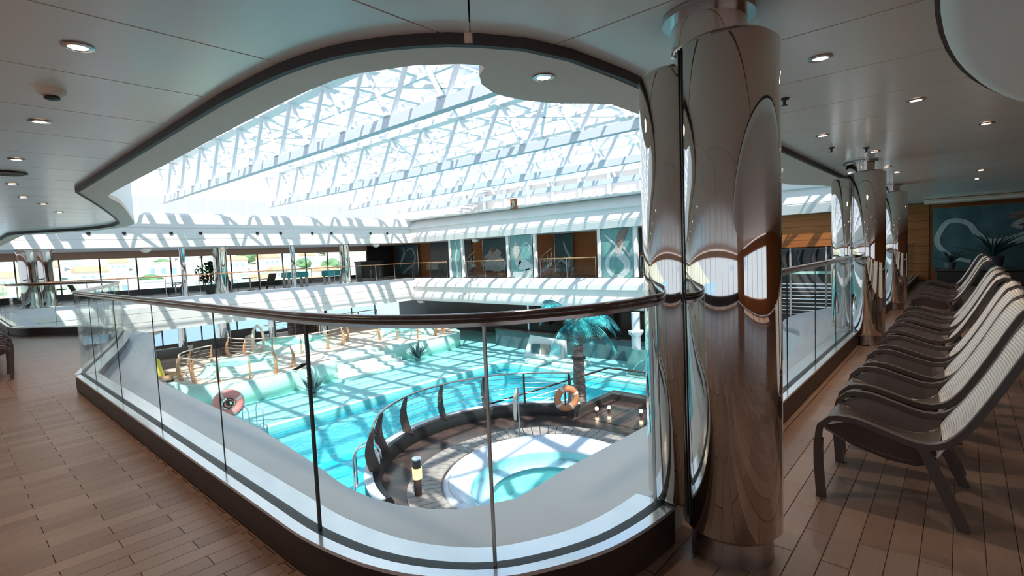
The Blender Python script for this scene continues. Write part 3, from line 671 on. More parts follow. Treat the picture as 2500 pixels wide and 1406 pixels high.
# ------------------------------------------------------------------ mural wall at the end of the right walkway
XM = 22.3
t = thing('mermaid_mural', 'large wide teal mural of a swimming mermaid on the wood wall behind the chairs', 'mural', (XM, -1.45, .38))
MB().box(0, .12, -2.4, 2.2, 0, 2.06).build('panel_board', 'tealdark', t)
mermaid(t, Vector((0, .35, 0)), Vector((0, -1, 0)), Vector((0, 0, 1)), Vector((-1, 0, 0)), 3.7, 2.06, 'swim')
for z in (0, 2.04): MB().box(-.02, .12, -2.4, 2.25, z, z+.03).build('frame_strip', 'wood', t)
t = thing('cove_light', 'long pale recessed cove light above the wide mural', 'light', (20.6, -1.4, 2.50))
MB().box(-.25, .25, -3.2, 2.3, 0, .14).build('cove_box', 'soffit', t, bevel=.02)
MB().box(-.27, -.252, -3.1, 2.2, .03, .07).build('light_slot', 'disc', t)
ap = thing('planter_bench', 'long dark planter bench under the wide mural', 'planter', (20.9, -1.6, 0))
MB().box(-.5, .5, -2.6, 2.2, 0, .42).build('bench_body', 'dark', ap, bevel=.03)
MB().box(-.55, .55, -2.65, 2.25, .421, .47).build('bench_top', 'panelback', ap, bevel=.01)
def agave(y, x, s, lab, z=.47):
    t = thing('agave_plant', lab, 'plant', (x, y, z))
    MB().lathe([(.01, 0), (.16*s, 0), (.21*s, .28*s), (.17*s, .29*s), (.16*s, .24*s), (.01, .24*s)], (0, 0), 16).build('pot', 'planter', t, smooth=True)
    for k in range(22):
        a = k*2.4; e = .35+.85*((k*7) % 11)/11; L = s*(.65+.3*((k*5) % 7)/7); pts = []; ws = []
        for i in range(6):
            u = i/5; rr = L*u*math.cos(e)*(.3+.7*u); zz = .24*s+L*u*math.sin(e)*(1-.12*u*u)
            pts.append((math.cos(a)*rr, math.sin(a)*rr, zz)); ws.append(.030*s*(1-u)**.7+.003)
        MB().tube(pts, ws, 5).build('leaf', 'leaf', t, smooth=True)
agave(-.68, 20.9, 1.3, 'large spiky agave in a pot in front of the mermaid mural')
agave(.28, 20.9, .72, 'smaller spiky agave in a grey pot left of the large one')
agave(-2.6, 20.9, 1.1, 'spiky agave at the right end of the planter bench')
windows(6, -3, 4.5, .55, 2.25, 1.5, y=-6.1, hm='wood', sm='wood')
MB().box(-6, -3, -6.2, -6, 0, 2.65).build('wall_near_left', 'wood', kind='structure')
MB().box(4.5, XE+4, -6.2, -6, 0, 2.65).build('wall_near_right', 'wood', kind='structure')
windows(5, -6, 36, .5, 2.3, 2.0, y=-6.1, axis='x')
MB().box(XE+4.8, XE+5, -6, YW, -.3, 4.2).build('wall_far_right', 'panelback', kind='structure')
# ------------------------------------------------------------------ pool deck
ZD, ZT2 = -4.2, -3.3                                   # pool deck level, raised terrace level
PX0, PX1, PY0, PY1 = 5.0, 19.4, 6.0, 18.2
ld = thing('lower_floor', None, None, kind='structure')
for b in ((-2, PX0, -2, 37), (PX1, XE+5, -2, 37), (PX0, PX1, PY1, 37), (PX0, PX1, -2, PY0)):
    MB().box(b[0], b[1], b[2], b[3], ZD-.3, ZD).build('deck_slab', 'turq', ld)
pool = thing('main_pool', 'large bright blue rectangular swimming pool on the lower deck', 'pool', (PX0, PY0, ZD-1.6))
L_, W_ = PX1-PX0, PY1-PY0
MB().box(0, L_, 0, W_, -.1, 0).build('pool_floor', 'pool', pool)
for b in ((-.2, 0, -.2, W_+.2), (L_, L_+.2, -.2, W_+.2), (0, L_, -.2, 0), (0, L_, W_, W_+.2)): MB().box(b[0], b[1], b[2], b[3], 0, 1.29).build('pool_wall', 'pool', pool)
MB().box(0, L_, W_-.75, W_, 0, 1.18).build('pool_bench', 'shelf', pool)
MB().box(L_-.55, L_, 0, W_-.75, 0, 1.18).build('pool_bench', 'shelf', pool)
MB().box(0.01, L_-.01, .01, W_-.01, 1.42, 1.43).build('water', 'water', pool)
for (x0, x1, y0, y1) in ((-.25, L_+.25, W_, W_+.22), (L_, L_+.25, -.2, W_)): MB().box(x0, x1, y0, y1, 1.601, 1.625).build('pool_coping', 'steps', pool)
# joints of the deck as thin recessed darker lines are real strips
dj = MB()
for k in range(9): dj.box(PX0-.5, 21.5, PY1+.9+k*.0+k*1.05, PY1+.93+k*1.05, ZD, ZD+.006) if k < 3 else None
dj.build('deck_joint_strips', 'chord', ld, kind='stuff')
# whirlpool platform
wc = (8.75, 7.35); WR = 3.62
wp = thing('whirlpool_platform', 'round raised dark platform carrying the nearest whirlpool', 'platform', (wc[0], wc[1], ZD))
D = ZT2-ZD
circ = [(WR*math.cos(a)*1.0, WR*math.sin(a)*1.0) for a in [math.radians(k*6) for k in range(60)]]
def arc(a0, a1, r, n=30, sx=1, sy=1): return [(r*math.cos(math.radians(a0+(a1-a0)*i/n))*sx, r*math.sin(math.radians(a0+(a1-a0)*i/n))*sy) for i in range(n+1)]
tubc = (-.35, -.55)
# platform floor: ring around the tub + rectangle to the right
hole = [(tubc[0]+2.25*math.cos(math.radians(k*6)), tubc[1]+2.05*math.sin(math.radians(k*6))) for k in range(60)]
mb = MB(); vs = []; fs = []
for k in range(60): vs += [(circ[k][0], circ[k][1], D), (hole[k][0], hole[k][1], D), (circ[k][0], circ[k][1], 0)]
for k in range(60):
    j = (k+1) % 60; fs += [(3*k, 3*j, 3*j+1, 3*k+1), (3*k+2, 3*j+2, 3*j, 3*k)]
mb.add(vs, fs).build('platform_floor', 'deckdark', wp)
MB().box(2.0, 5.4, -4.5, 1.15, 0, D-.01).build('platform_floor', 'deckdark', wp)
for k in range(11): MB().box(3.3, 5.3, -4.4+k*.5, -4.4+k*.5+.48, D-.008, D+.012).build('floor_board', 'deckdark', wp)
# curved dark curb round the platform
a0, a1 = 168, 17
cpath = [(WR*math.cos(math.radians(a)), WR*math.sin(math.radians(a))) for a in [a0+(a1-a0)*i/44 for i in range(45)]]
MB().sweep(cpath, [(-.12, 0), (-.12, D+.27), (-.02, D+.33), (.16, D+.33), (.22, D+.22), (.22, D)]).build('dark_curb', 'black', wp, smooth=True)
MB().sweep(cpath, [(-.13, D+.30), (-.13, D+.345), (.05, D+.345), (.05, D+.30)]).build('curb_lip', 'chord', wp, smooth=True)
# slatted teak ring round the tub
for k in range(74):
    a = math.radians(k*360/74); r0x, r1x = 2.27, 2.98
    def pt(r, da): return (tubc[0]+r*math.cos(a+da), tubc[1]+r*.94*math.sin(a+da))
    h0 = .0385
    q = [pt(r0x, -h0), pt(r1x, -h0), pt(r1x, h0), pt(r0x, h0)]
    if math.hypot(*pt(r1x, 0)) > WR-.25: continue
    MB().prism(q, D+.004, D+.05).build('slat', 'teak', wp)
for i, rr in enumerate((2.98,)):
    pass
# the tub
tb = thing('whirlpool_tub', 'nearest oval whirlpool with a wide white rim and turquoise water', 'whirlpool', (wc[0]+tubc[0], wc[1]+tubc[1], ZT2))
MB().lathe([(2.26, -.3), (2.26, .03), (2.22, .09), (2.14, .11), (2.05, .10), (1.98, .05), (1.72, -.06), (1.66, -.12), (1.62, -.35), (1.60, -.30), (1.2, -.34)], (0, 0), 56, 1, .91).build('rim', 'tubrim', tb, smooth='all')
MB().lathe([(1.64, -.13), (1.60, -.45), (1.35, -.50), (1.30, -.85), (.01, -.87)], (0, 0), 48, 1, .91).build('basin', 'tub', tb, smooth=True)
MB().lathe([(.01, -.16), (1.665, -.16)], (0, 0), 48, 1, .91).build('water', 'water', tb)
MB().tube([(2.12*math.cos(math.radians(a)), .91*2.12*math.sin(math.radians(a)), .125) for a in range(20, 171, 6)], .022, 6).build('rim_bead', 'chord', tb, smooth=True)
# fin posts + rail around platform
def fin(t, x, y, ang, h=1.0, m='fin', z=0, w=.17, th=.055, lean=1):
    # crescent shaped fin: outer edge bulges outwards
    pr = []
    for i in range(9):
        u = i/8; b = math.sin(math.pi*min(1, u*1.0))*.13*lean
        pr.append((.02+b-u*.10, u*h))
    ql = []
    for i in range(9):
        u = 1-i/8; wv = w*(1-.78*u**1.4); b = math.sin(math.pi*u)*.13*lean
        ql.append((.02+b-u*.10-wv, u*h))
    prof = pr+ql; n = len(prof); d = Vector((math.cos(ang), math.sin(ang))); s = Vector((-d.y, d.x))*th/2; vs = []
    for sg in (-1, 1):
        for (r, zz) in prof: vs.append((x+d.x*r+s.x*sg, y+d.y*r+s.y*sg, z+zz))
    fs = []
    for i in range(8): j = n-1-i; fs += [(i, i+1, j-1, j), (n+j, n+j-1, n+i+1, n+i)]
    fs += [(i, n+i, n+(i+1) % n, (i+1) % n) for i in range(n)]
    MB().add(vs, fs).build('fin_post', m, t)
def curved_rail(name, label, c, r, angs, zb, h=1.0, m='fin', rm='chord', cables=5, sx=1, sy=1, cr_=.028, fw=.19):
    t = thing(name, label, 'railing', (c[0], c[1], zb))
    for a in angs:
        x = r*math.cos(math.radians(a))*sx; y = r*math.sin(math.radians(a))*sy; fin(t, x, y, math.radians(a), h, m, w=fw)
    n = 40; A = [angs[0]+(angs[-1]-angs[0])*i/n for i in range(n+1)]
    P = lambda rr, z: [(rr*math.cos(math.radians(a))*sx, rr*math.sin(math.radians(a))*sy, z) for a in A]
    MB().tube(P(r-.09, h+.02), cr_, 8).build('handrail', rm, t, smooth=True)
    for k in range(cables): MB().tube(P(r-.02+.05*math.sin(math.pi*(k+1)/(cables+1)), h*(k+1)/(cables+1)), .008, 5).build('cable', rm, t, smooth=True)
    return t
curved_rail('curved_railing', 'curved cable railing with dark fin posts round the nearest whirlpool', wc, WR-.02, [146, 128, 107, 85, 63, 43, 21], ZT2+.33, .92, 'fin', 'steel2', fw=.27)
# stair railing going down from the platform to the pool
def straight_rail(label, pts, h, posts, name='platform_railing', pm='fin', rm='rail', base=0):
    t = thing(name, label, 'railing', (0, 0, 0))
    MB().tube([(p[0], p[1], p[2]+h) for p in pts], .03, 8).build('handrail', rm, t, smooth=True)
    for k in range(4): MB().tube([(p[0], p[1], p[2]+h*(k+1)/5) for p in pts], .009, 5).build('cable', 'steel2', t, smooth=True)
    for (x, y, z, w) in posts: MB().box(x-w/2, x+w/2, y-w/2, y+w/2, z, z+h).build('post', pm, t, bevel=.012)
    return t
straight_rail('angled cable railing stepping down beside the palm towards the pool', [(10.9, 11.1, -4.15), (12.2, 9.9, -3.75), (14.15, 8.55, -3.3), (14.2, 6.4, -3.3), (14.2, 3.2, -3.3)], 1.0,
              [(10.9, 11.1, ZD, .07), (12.2, 9.9, ZD, .08), (14.15, 8.55, ZD, .13), (14.2, 7.0, ZT2, .2), (14.2, 4.6, ZT2, .14)])
MB().sweep([(11.9, 8.5), (14.3, 8.5), (14.3, 2.9)], [(-.12, ZD), (-.12, ZT2+.18), (.12, ZT2+.18), (.12, ZD)]).build('platform_kerb', 'panelback', None, label='angled dark kerb under the railing right of the palm', cat='kerb')
# bollard light
bl = thing('bollard_light', 'short dark bollard lamp with a glowing amber band beside the near whirlpool', 'lamp', (6.08, 8.18, ZT2))
MB().lathe([(.01, 0), (.075, 0), (.075, .40), (.01, .40)], (0, 0), 20).build('post', 'fin', bl, smooth=True)
MB().lathe([(.01, .40), (.095, .40), (.10, .62), (.01, .62)], (0, 0), 20).build('lens', 'amber', bl, smooth=True)
MB().lathe([(.01, .62), (.085, .62), (.085, .79), (.01, .79)], (0, 0), 20).build('head', 'black', bl, smooth=True)
MB().lathe([(.01, .79), (.09, .79), (.09, .82), (.01, .825)], (0, 0), 20).build('cap', 'marble', bl, smooth=True)
# hoop handrails (pool ladders)
def hoop(x, y, z, lab, rz=0, h=.95, w=.45, n=2):
    t = thing('pool_ladder', lab, 'ladder', (x, y, z), rz)
    for s in (-1, 1):
        P = [(0, s*w/2, 0)]+[(.0+.28*(1-math.cos(a)), s*w/2, h-.28+.28*math.sin(a)) for a in [math.pi*k/10 for k in range(11)]]+[(.56, s*w/2, -.3)]
        MB().tube(P, .022, 8).build('hoop_rail', 'marble', t, smooth=True)
    for k in range(2): MB().box(.50, .58, -w/2, w/2, .05-.25*k, .08-.25*k).build('rung', 'marble', t)
hoop(6.75, 18.4, ZD, 'chrome hoop ladder at the far left edge of the pool', -1.57)
hoop(6.25, 9.75, ZT2, 'chrome hoop ladder at the left end of the near whirlpool curb', 2.4, .72, .26)
# thin pole with folded cloth
t = thing('folded_parasol', 'thin steel pole with a folded pale cloth in front of the pool', 'parasol', (9.75, 8.62, ZT2+.05))
MB().tube([(0, 0, 0), (0, 0, 1.30)], .022, 8).build('pole', 'steel2', t, smooth=True)
MB().tube([(-.02, .03, 1.28), (-.05, .06, 1.1), (-.06, .07, .7), (-.07, .07, .45)], [.015, .045, .06, .03], 8).build('folded_cloth', 'buoyband', t, smooth=True)
MB().lathe([(.01, 0), (.11, 0), (.11, .02), (.01, .025)], (0, 0), 14).build('foot', 'steel2', t, smooth=True)
# lifebuoys
def buoy(loc, lab, m, R_=.34, r_=.10, rz=0, tilt=math.pi/2, bandm='buoyband', post=None, disc=False):
    t = thing('lifebuoy', lab, 'lifebuoy', loc, rz)
    prof = [(R_-.0+r_*math.cos(2*math.pi*k/12), r_*math.sin(2*math.pi*k/12)) for k in range(13)]
    o = MB().lathe(prof, (0, 0), 36).build('ring', m, t, smooth='all'); o.rotation_euler = (tilt, 0, 0)
    for k in range(4):
        a = k*math.pi/2+.5; pr = [(R_+(r_+.008)*math.cos(2*math.pi*q/12), (r_+.008)*math.sin(2*math.pi*q/12)) for q in range(13)]
        o = MB().lathe(pr, (0, 0), 4, a0=a-.12, a1=a+.12).build('band', bandm, t, smooth='all'); o.rotation_euler = (tilt, 0, 0)
    return t
face = math.atan2(.6628, .7457)-math.pi/2
b1 = buoy((4.85, 14.6, -2.12), 'faded red lifebuoy with rope bundle, upper left of the pool', 'pink', .27, .115, -.35, bandm='house')
for k in range(3):
    o = MB().tube([(.12*math.cos(a)*(1-.15*k)+.02*k, .10*math.sin(a*1.0)+.03*k-.02, .0) for a in [i*.5 for i in range(13)]], .022, 6).build('rope_coil', 'pink' if k % 2 else 'deckdark', b1, smooth=True); o.rotation_euler = (math.pi/2, 0, 0)
MB().box(-.03, .03, .13, .19, -2.08, .35).build('stand_post', 'fin', b1)
b2 = buoy((11.45, 8.30, -2.60), 'orange lifebuoy hanging on the cable railing by the palm', 'buoy2', .28, .095, -.55)
MB().box(-.02, .02, .08, .12, -.40, .38).build('hanger', 'fin', b2)
# palm
pm_ = (13.1, 8.98); pt = thing('palm_tree', 'tall turquoise-fronded palm tree beside the pool', 'palm', (pm_[0], pm_[1], ZD))
P = [(0, 0, 0), (0, 0, .8), (.03, .02, 1.8), (.08, .05, 2.8), (.10, .06, 3.55)]
prf = [(.26, 0)]
for k in range(18): prf += [(.245-.0055*k, .2*k+.02), (.215-.0055*k, .2*k+.18)]
tk = MB().lathe([(.01, 0)]+prf+[(.01, 3.65)], (0, 0), 16).build('trunk', 'trunk', pt, smooth=False)
MB().lathe([(.01, 2.35), (.17, 2.36), (.165, 2.43), (.01, 2.44)], (0, 0), 16, 1.35, 1.35).build('trunk_band', 'black', tk, smooth=True)
def frond(a, e, L, drop):
    mb = MB(); n = 16; mid = []
    for i in range(n+1):
        u = i/n; r_ = L*u*(.92-.25*drop*u); z_ = 3.55+L*(math.sin(e)*u-drop*.95*u*u)
        mid.append(Vector((math.cos(a)*r_*math.cos(e*.6), math.sin(a)*r_*math.cos(e*.6), z_)))
    mb.tube(mid, [.022*(1-.8*i/n) for i in range(n+1)], 4)
    side = Vector((-math.sin(a), math.cos(a), 0))
    for i in range(2, n+1):
        for h in (0, .33, .66):
            if i == n and h: continue
            p = mid[i].lerp(mid[min(i+1, n)], h); u = i/n; l = .44*math.sin(math.pi*min(1, .15+.85*u))**.6*(1.05-.55*u)+.06
            d = (mid[min(i+1, n)]-mid[i-1]).normalized()
            for s in (-1, 1):
                tip = p+side*s*l*.62+d*l*.5+Vector((0, 0, -l*.50-random.random()*.08)); w = d*.0085
                mdp = (p+tip)/2+Vector((0, 0, l*.08))
                mb.add([p-w, p+w, mdp+w, tip, mdp-w], [(0, 1, 2, 4), (4, 2, 3)])
    return mb
for k in range(21):
    a = k*2.399; e = [.55, .9, .15, .35, 1.1][k % 5]; frond(a, e, 1.38+.18*((k*3) % 4), .55+.13*((k*2) % 3)).build('frond', 'frond', pt)
# display stand with pictures
ds = thing('display_stand', 'white slanted display stand with faded pictures behind the palm', 'sign', (21.3, 17.0, ZD), .2)
MB().add([(0, -1.3, 0), (.5, -1.3, 0), (.45, -1.3, .95), (.25, -1.3, 1.0), (0, 1.1, 0), (.5, 1.1, 0), (.45, .8, 1.15), (.25, .8, 1.2)], [(0, 1, 2, 3), (7, 6, 5, 4), (0, 3, 7, 4), (1, 5, 6, 2), (3, 2, 6, 7), (0, 4, 5, 1)]).build('stand_body', 'white', ds)
for k in range(3): MB().box(.03, .12, -1.1+.62*k, -.60+.62*k, .22, .75).build('picture_sheet', ['tub', 'teak', 'tealdark'][k], ds)
# low white pool-side platforms near the palm
for k, (x, y, s, lab) in enumerate([(20.6, 14.6, .7, 'low pale square plinth at the far right pool corner'), (20.35, 16.4, .55, 'smaller low pale plinth left of the display stand')]):
    t = thing('low_plinth', lab, 'plinth', (x, y, ZD)); MB().box(-s, s, -s, s, 0, .22).build('plinth_body', 'steps', t, bevel=.05); MB().box(-s*.8, s*.8, -s*.8, s*.8, .221, .25).build('plinth_top', 'mint', t)
# etched glass panel, tree-like column, bar area behind
eg = thing('etched_glass_panel', 'teal etched glass panel with white curving lines right of the palm', 'panel', (20.2, 9.3, ZD))
MB().box(-.03, .03, -1.9, 1.9, .1, 1.25).build('panel_board', 'teal', eg)
for k in range(7): MB().ribbon(catm2([(-1.7+.5*k, .2), (-1.3+.5*k, .7), (-.7+.42*k, .95), (min(1.8, -.1+.4*k), 1.1)]), [.018]*len(catm2([(-1.7+.5*k, .2), (-1.3+.5*k, .7), (-.7+.42*k, .95), (min(1.8, -.1+.4*k), 1.1)])), Vector((-.03, 0, 0)), Vector((0, -1, 0)), Vector((0, 0, 1)), Vector((-1, 0, 0)), .01).build('etched_line', 'marble', eg)
MB().box(-.06, .06, -1.95, 1.95, 0, .1).build('base_rail', 'steel2', eg)
t = thing('lower_column', 'pale green-grey column behind the palm on the lower deck', 'column', (21.8, 11.6, ZD))
MB().lathe([(.01, 0), (.26, 0), (.22, .1), (.22, 1.55), (.36, 1.75), (.36, 1.8), (.2, 1.85), (.2, 2.69), (.01, 2.69)], (0, 0), 20).build('shaft', 'chord', t, smooth=True)
MB().box(-.6, .6, -.06, .06, 1.7, 1.78).build('bracket', 'chord', t)
t = thing('lower_column', 'white square column at the right edge of the pool view', 'column', (22.5, 9.0, ZD))
MB().box(-.14, .14, -.14, .14, 0, 2.69).build('shaft', 'white', t); MB().box(-.2, .2, -.2, .2, 0, .12).build('foot', 'steel2', t)
t = thing('lower_column', 'thin pale post in the dark bar area left of the palm', 'column', (23.2, 19.4, ZD))
MB().lathe([(.01, 0), (.07, 0), (.07, 2.69), (.01, 2.69)], (0, 0), 12).build('shaft', 'marble', t, smooth=True); MB().lathe([(.01, 0), (.12, 0), (.12, .05), (.01, .06)], (0, 0), 12).build('foot', 'steel2', t)
bar = thing('bar_counter', 'long dark curved bar counter in the shade under the right gallery', 'counter', (23.6, 15.0, ZD))
MB().sweep([(-.6, 7.0), (-.9, 4.5), (-.9, 0), (-.7, -3), (0, -5.5)], [(0, 0), (0, 1.05), (-.8, 1.05), (-.8, 0)]).build('counter_body', 'tealdark', bar, smooth=True)
MB().sweep([(-.6, 7.0), (-.9, 4.5), (-.9, 0), (-.7, -3), (0, -5.5)], [(.12, 1.051), (.12, 1.10), (-.9, 1.10), (-.9, 1.051)]).build('counter_top', 'dark', bar, smooth=True)
for k in range(5): MB().box(2.5, 2.8, -4.5+2.4*k, -2.6+2.4*k, 1.0, 2.0).build('back_shelf', 'curb', bar)
MB().box(XE+3.6, XE+3.8, -2, 37, ZD, -1.5).build('wall_lower_right', 'panelback', kind='structure')
# small step lamps on the near platform
for (px, py, lab) in ((1457, 1003, 'leftmost tiny glowing lamp on the dark platform kerb'), (1487, 1000, 'middle glowing amber lamp on the dark platform kerb'), (1565, 1010, 'right glowing amber lamp on the dark platform kerb')):
    q = atz(px, py, ZT2+.1); t = thing('step_lamp', lab, 'lamp', (q.x, q.y, ZT2+.012))
    MB().lathe([(.01, 0), (.04, 0), (.04, .12), (.01, .12)], (0, 0), 12).build('lamp_post', 'fin', t, smooth=True)
    MB().lathe([(.01, .121), (.05, .121), (.05, .19), (.02, .21), (.005, .21)], (0, 0), 12).build('lamp_bulb', 'lampglow', t, smooth=True)
q = atz(1540, 930, -2.5); t = thing('round_lantern', 'small white lantern hanging on the platform railing post', 'lamp', (14.05, 7.0, -2.55))
MB().lathe([(.01, -.12), (.09, -.10), (.11, 0), (.09, .16), (.05, .2), (.01, .2)], (0, 0), 14).build('shade', 'white', t, smooth=True); MB().box(-.01, .14, -.01, .01, .1, .12).build('bracket', 'fin', t)
# dark deck chair by the right column
def deck_chair(name, lab, loc, rz, m='deckdark'):
    t = thing(name, lab, 'chair', loc, rz)
    MB().add([(-.3, -.3, .34), (.3, -.3, .34), (.3, .3, .40), (-.3, .3, .40), (-.3, -.3, .38), (.3, -.3, .38), (.3, .3, .44), (-.3, .3, .44)], [(3, 2, 1, 0), (4, 5, 6, 7), (0, 1, 5, 4), (1, 2, 6, 5), (2, 3, 7, 6), (3, 0, 4, 7)]).build('seat', m, t)
    MB().bar((0, -.28, .38), (0, -.52, .92), .6, .05).build('backrest', m, t)
    for sx in (-1, 1):
        for sy in (-1, 1): MB().bar((sx*.27, sy*.26, .36), (sx*.29, sy*.30, 0), .045).build('leg', m, t)
        MB().bar((sx*.31, -.4, .62), (sx*.31, .3, .58), .05, .03).build('armrest', m, t)
    return t
deck_chair('deck_chair', 'dark deck chair on the platform beside the big column', (12.9, 5.9, ZT2+.012), 2.4, 'buoy2')
# ------------------------------------------------------------------ raised terraces at the far end
tr = thing('far_terrace', 'raised mint and apricot terrace with coved sides along the far end of the pool deck', 'terrace', (0, 0, ZD))
def cove(path, m='mint', parent=tr, nm='coved_side'):
    MB().sweep(path, [(1.05, 0), (.75, .06), (.45, .22), (.22, .48), (.08, .78), (0, .90), (-.3, .90), (-.3, 0)]).build(nm, m, parent, smooth='all')
terr = [(16.2, 24.1), (17.2, 23.8), (18.6, 23.5), (20.2, 23.6), (21.6, 24.2), (22.4, 25.6)]
cove(catmull(terr, .4)[::-1])
terr2 = [(10.4, 22.25), (11.2, 22.65), (12.4, 22.95)]
c1 = [(8.95+2.6*math.cos(math.radians(a)), 25.0+2.6*math.sin(math.radians(a))) for a in range(130, 331, 8)]
cove(c1[::-1])
MB().prism([(8.95+2.57*math.cos(math.radians(a)), 25.0+2.57*math.sin(math.radians(a))) for a in range(0, 360, 9)], 0, .895).build('terrace_floor', 'apricot', tr, tri=True)
cove(catmull(terr2, .3)[::-1])
MB().prism([(16.2, 24.1), (17.2, 23.85), (18.6, 23.55), (20.2, 23.65), (21.6, 24.25), (22.4, 25.6), (22.4, 36), (4, 36), (4, 25.2), (6.3, 25.2), (9.6, 26.4), (10.4, 22.25), (11.2, 22.65), (12.4, 22.95), (13.0, 25.2), (15.6, 25.6)], 0, .90).build('terrace_floor', 'apricot', tr, tri=True)
for k in range(5):
    MB().prism([(12.3-.05*k, 21.7+.55*k), (16.5-.06*k, 22.4+.48*k), (16.3, 26), (12.3, 26)], .165*k, .165*(k+1)-.005).build('step', 'steps', tr)
# fin railings on terraces
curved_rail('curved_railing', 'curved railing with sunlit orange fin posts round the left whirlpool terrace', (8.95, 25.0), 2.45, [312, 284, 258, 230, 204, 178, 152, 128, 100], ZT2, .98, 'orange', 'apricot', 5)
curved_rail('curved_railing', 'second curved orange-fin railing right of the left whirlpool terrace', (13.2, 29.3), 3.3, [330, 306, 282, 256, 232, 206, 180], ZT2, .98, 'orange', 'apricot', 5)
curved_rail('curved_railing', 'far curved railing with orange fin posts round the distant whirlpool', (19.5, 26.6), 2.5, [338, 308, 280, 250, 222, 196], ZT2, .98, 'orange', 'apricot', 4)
straight_rail('long straight cable railing at the back of the far terrace', [(14, 33.5, ZT2), (22, 33.5, ZT2)], 1.0, [(14+1.6*k, 33.5, ZT2, .07) for k in range(6)], pm='orange', rm='apricot')
def mint_tub(c, r, lab):
    t = thing('whirlpool_tub', lab, 'whirlpool', (c[0], c[1], ZT2))
    MB().lathe([(r+.35, 0), (r+.15, .1), (r+.02, .36), (r, .42), (r-.18, .42), (r-.24, .34), (r-.30, -.0)], (0, 0), 36).build('rim', 'mint', t, smooth='all')
    MB().lathe([(.01, .02), (r-.24, .02)], (0, 0), 36).build('basin', 'tub', t); MB().lathe([(.01, .30), (r-.22, .30)], (0, 0), 36).build('water', 'water', t)
mint_tub((8.95, 25.0), 1.4, 'left far whirlpool inside the orange-fin railing'); mint_tub((13.2, 28.8), 1.9, 'middle far whirlpool behind the second orange-fin railing'); mint_tub((19.5, 26.6), 1.7, 'rightmost far whirlpool near the coved terrace edge')
cn = thing('caution_cone', 'bright yellow caution cone at the left edge of the far terrace', 'cone', (6.02, 26.25, ZT2+.012))
MB().lathe([(.01, 0), (.36, 0), (.34, .06), (.24, .14), (.10, .88), (.01, .92)], (0, 0), 20).build('cone_body', 'yellow', cn, smooth=True)
cs = thing('round_sofa', 'round orange seat ring around the yellow cone', 'seat', (6.02, 26.25, ZT2+.004))
MB().lathe([(.42, 0), (.72, 0), (.72, .16), (.68, .20), (.46, .20), (.42, .16)], (0, 0), 30).build('seat_ring', 'orange', cs, smooth=True)
for k in range(8):
    a = k*math.pi/4; MB().box(.721, .735, -.18, .18, .03, .14).build('ring_panel', 'apricot', cs).rotation_euler = (0, 0, a)
# potted shrubs standing in the coved corners
def shrub(x, y, z, s, lab):
    t = thing('spiky_shrub', lab, 'plant', (x, y, z))
    MB().lathe([(.01, 0), (.12*s, 0), (.16*s, .16*s), (.01, .15*s)], (0, 0), 12).build('pot', 'teal', t, smooth=True)
    mb = MB()
    for k in range(46):
        a = k*2.4; e = .5+.9*((k*7) % 13)/13; L = s*(.6+.5*((k*5) % 9)/9); q = Vector((math.cos(a)*math.cos(e), math.sin(a)*math.cos(e), math.sin(e)))
        sd = Vector((-math.sin(a), math.cos(a), 0))*.03*s; o_2 = Vector((0, 0, .13*s)); mb.add([o_2-sd, o_2+sd, o_2+q*L*.6+sd*1.3, o_2+q*L, o_2+q*L*.6-sd*1.3], [(0, 1, 2, 4), (4, 2, 3)])
    mb.build('foliage', 'tealdark', t, kind='stuff')
shrub(17.3, 22.6, ZD, 1.15, 'teal spiky shrub at the coved corner beside the broad steps')
shrub(10.2, 20.7, ZD, 1.0, 'teal spiky shrub left of the steps near the lifebuoy')
# dark lounge furniture on the left terrace
for i, (x, y, lab) in enumerate([(7.2, 29.0, 'dark lounge block left of the first far tub'), (9.6, 30.2, 'dark lounge block behind the first far tub'), (12.2, 33.2, 'dark lounge block in front of the lower windows'), (16.5, 34.2, 'dark lounge block near the back railing')]):
    t = thing('lounge_sofa', lab, 'sofa', (x, y, ZT2))
    MB().box(-.9, .9, -.45, .45, 0, .4).build('seat', 'dark', t, bevel=.04); MB().box(-.9, .9, .28, .48, .401, .85).build('backrest', 'black', t, bevel=.04)
    for sx in (-1, 1): MB().box(sx*.9-.1, sx*.9+.1, -.45, .27, .401, .6).build('armrest', 'dark', t, bevel=.03)
def table(x, y, z, lab, name='bistro_table', m='marble'):
    t = thing(name, lab, 'table', (x, y, z)); MB().lathe([(.01, .70), (.42, .70), (.43, .72), (.42, .74), (.01, .74)], (0, 0), 20).build('tabletop', m, t, smooth=True)
    MB().lathe([(.01, .03), (.035, .04), (.035, .70), (.01, .70)], (0, 0), 10).build('stem', 'steel2', t, smooth=True); MB().lathe([(.01, 0), (.24, 0), (.22, .03), (.01, .035)], (0, 0), 16).build('base', 'steel2', t, smooth=True)
table(11.7, 35.0, ZT2-0, 'white round bistro table by the left lower windows'); table(14.6, 35.0, ZT2, 'white round bistro table in the middle of the lower windows'); table(17.9, 35.2, ZT2, 'white round bistro table by the right lower windows')
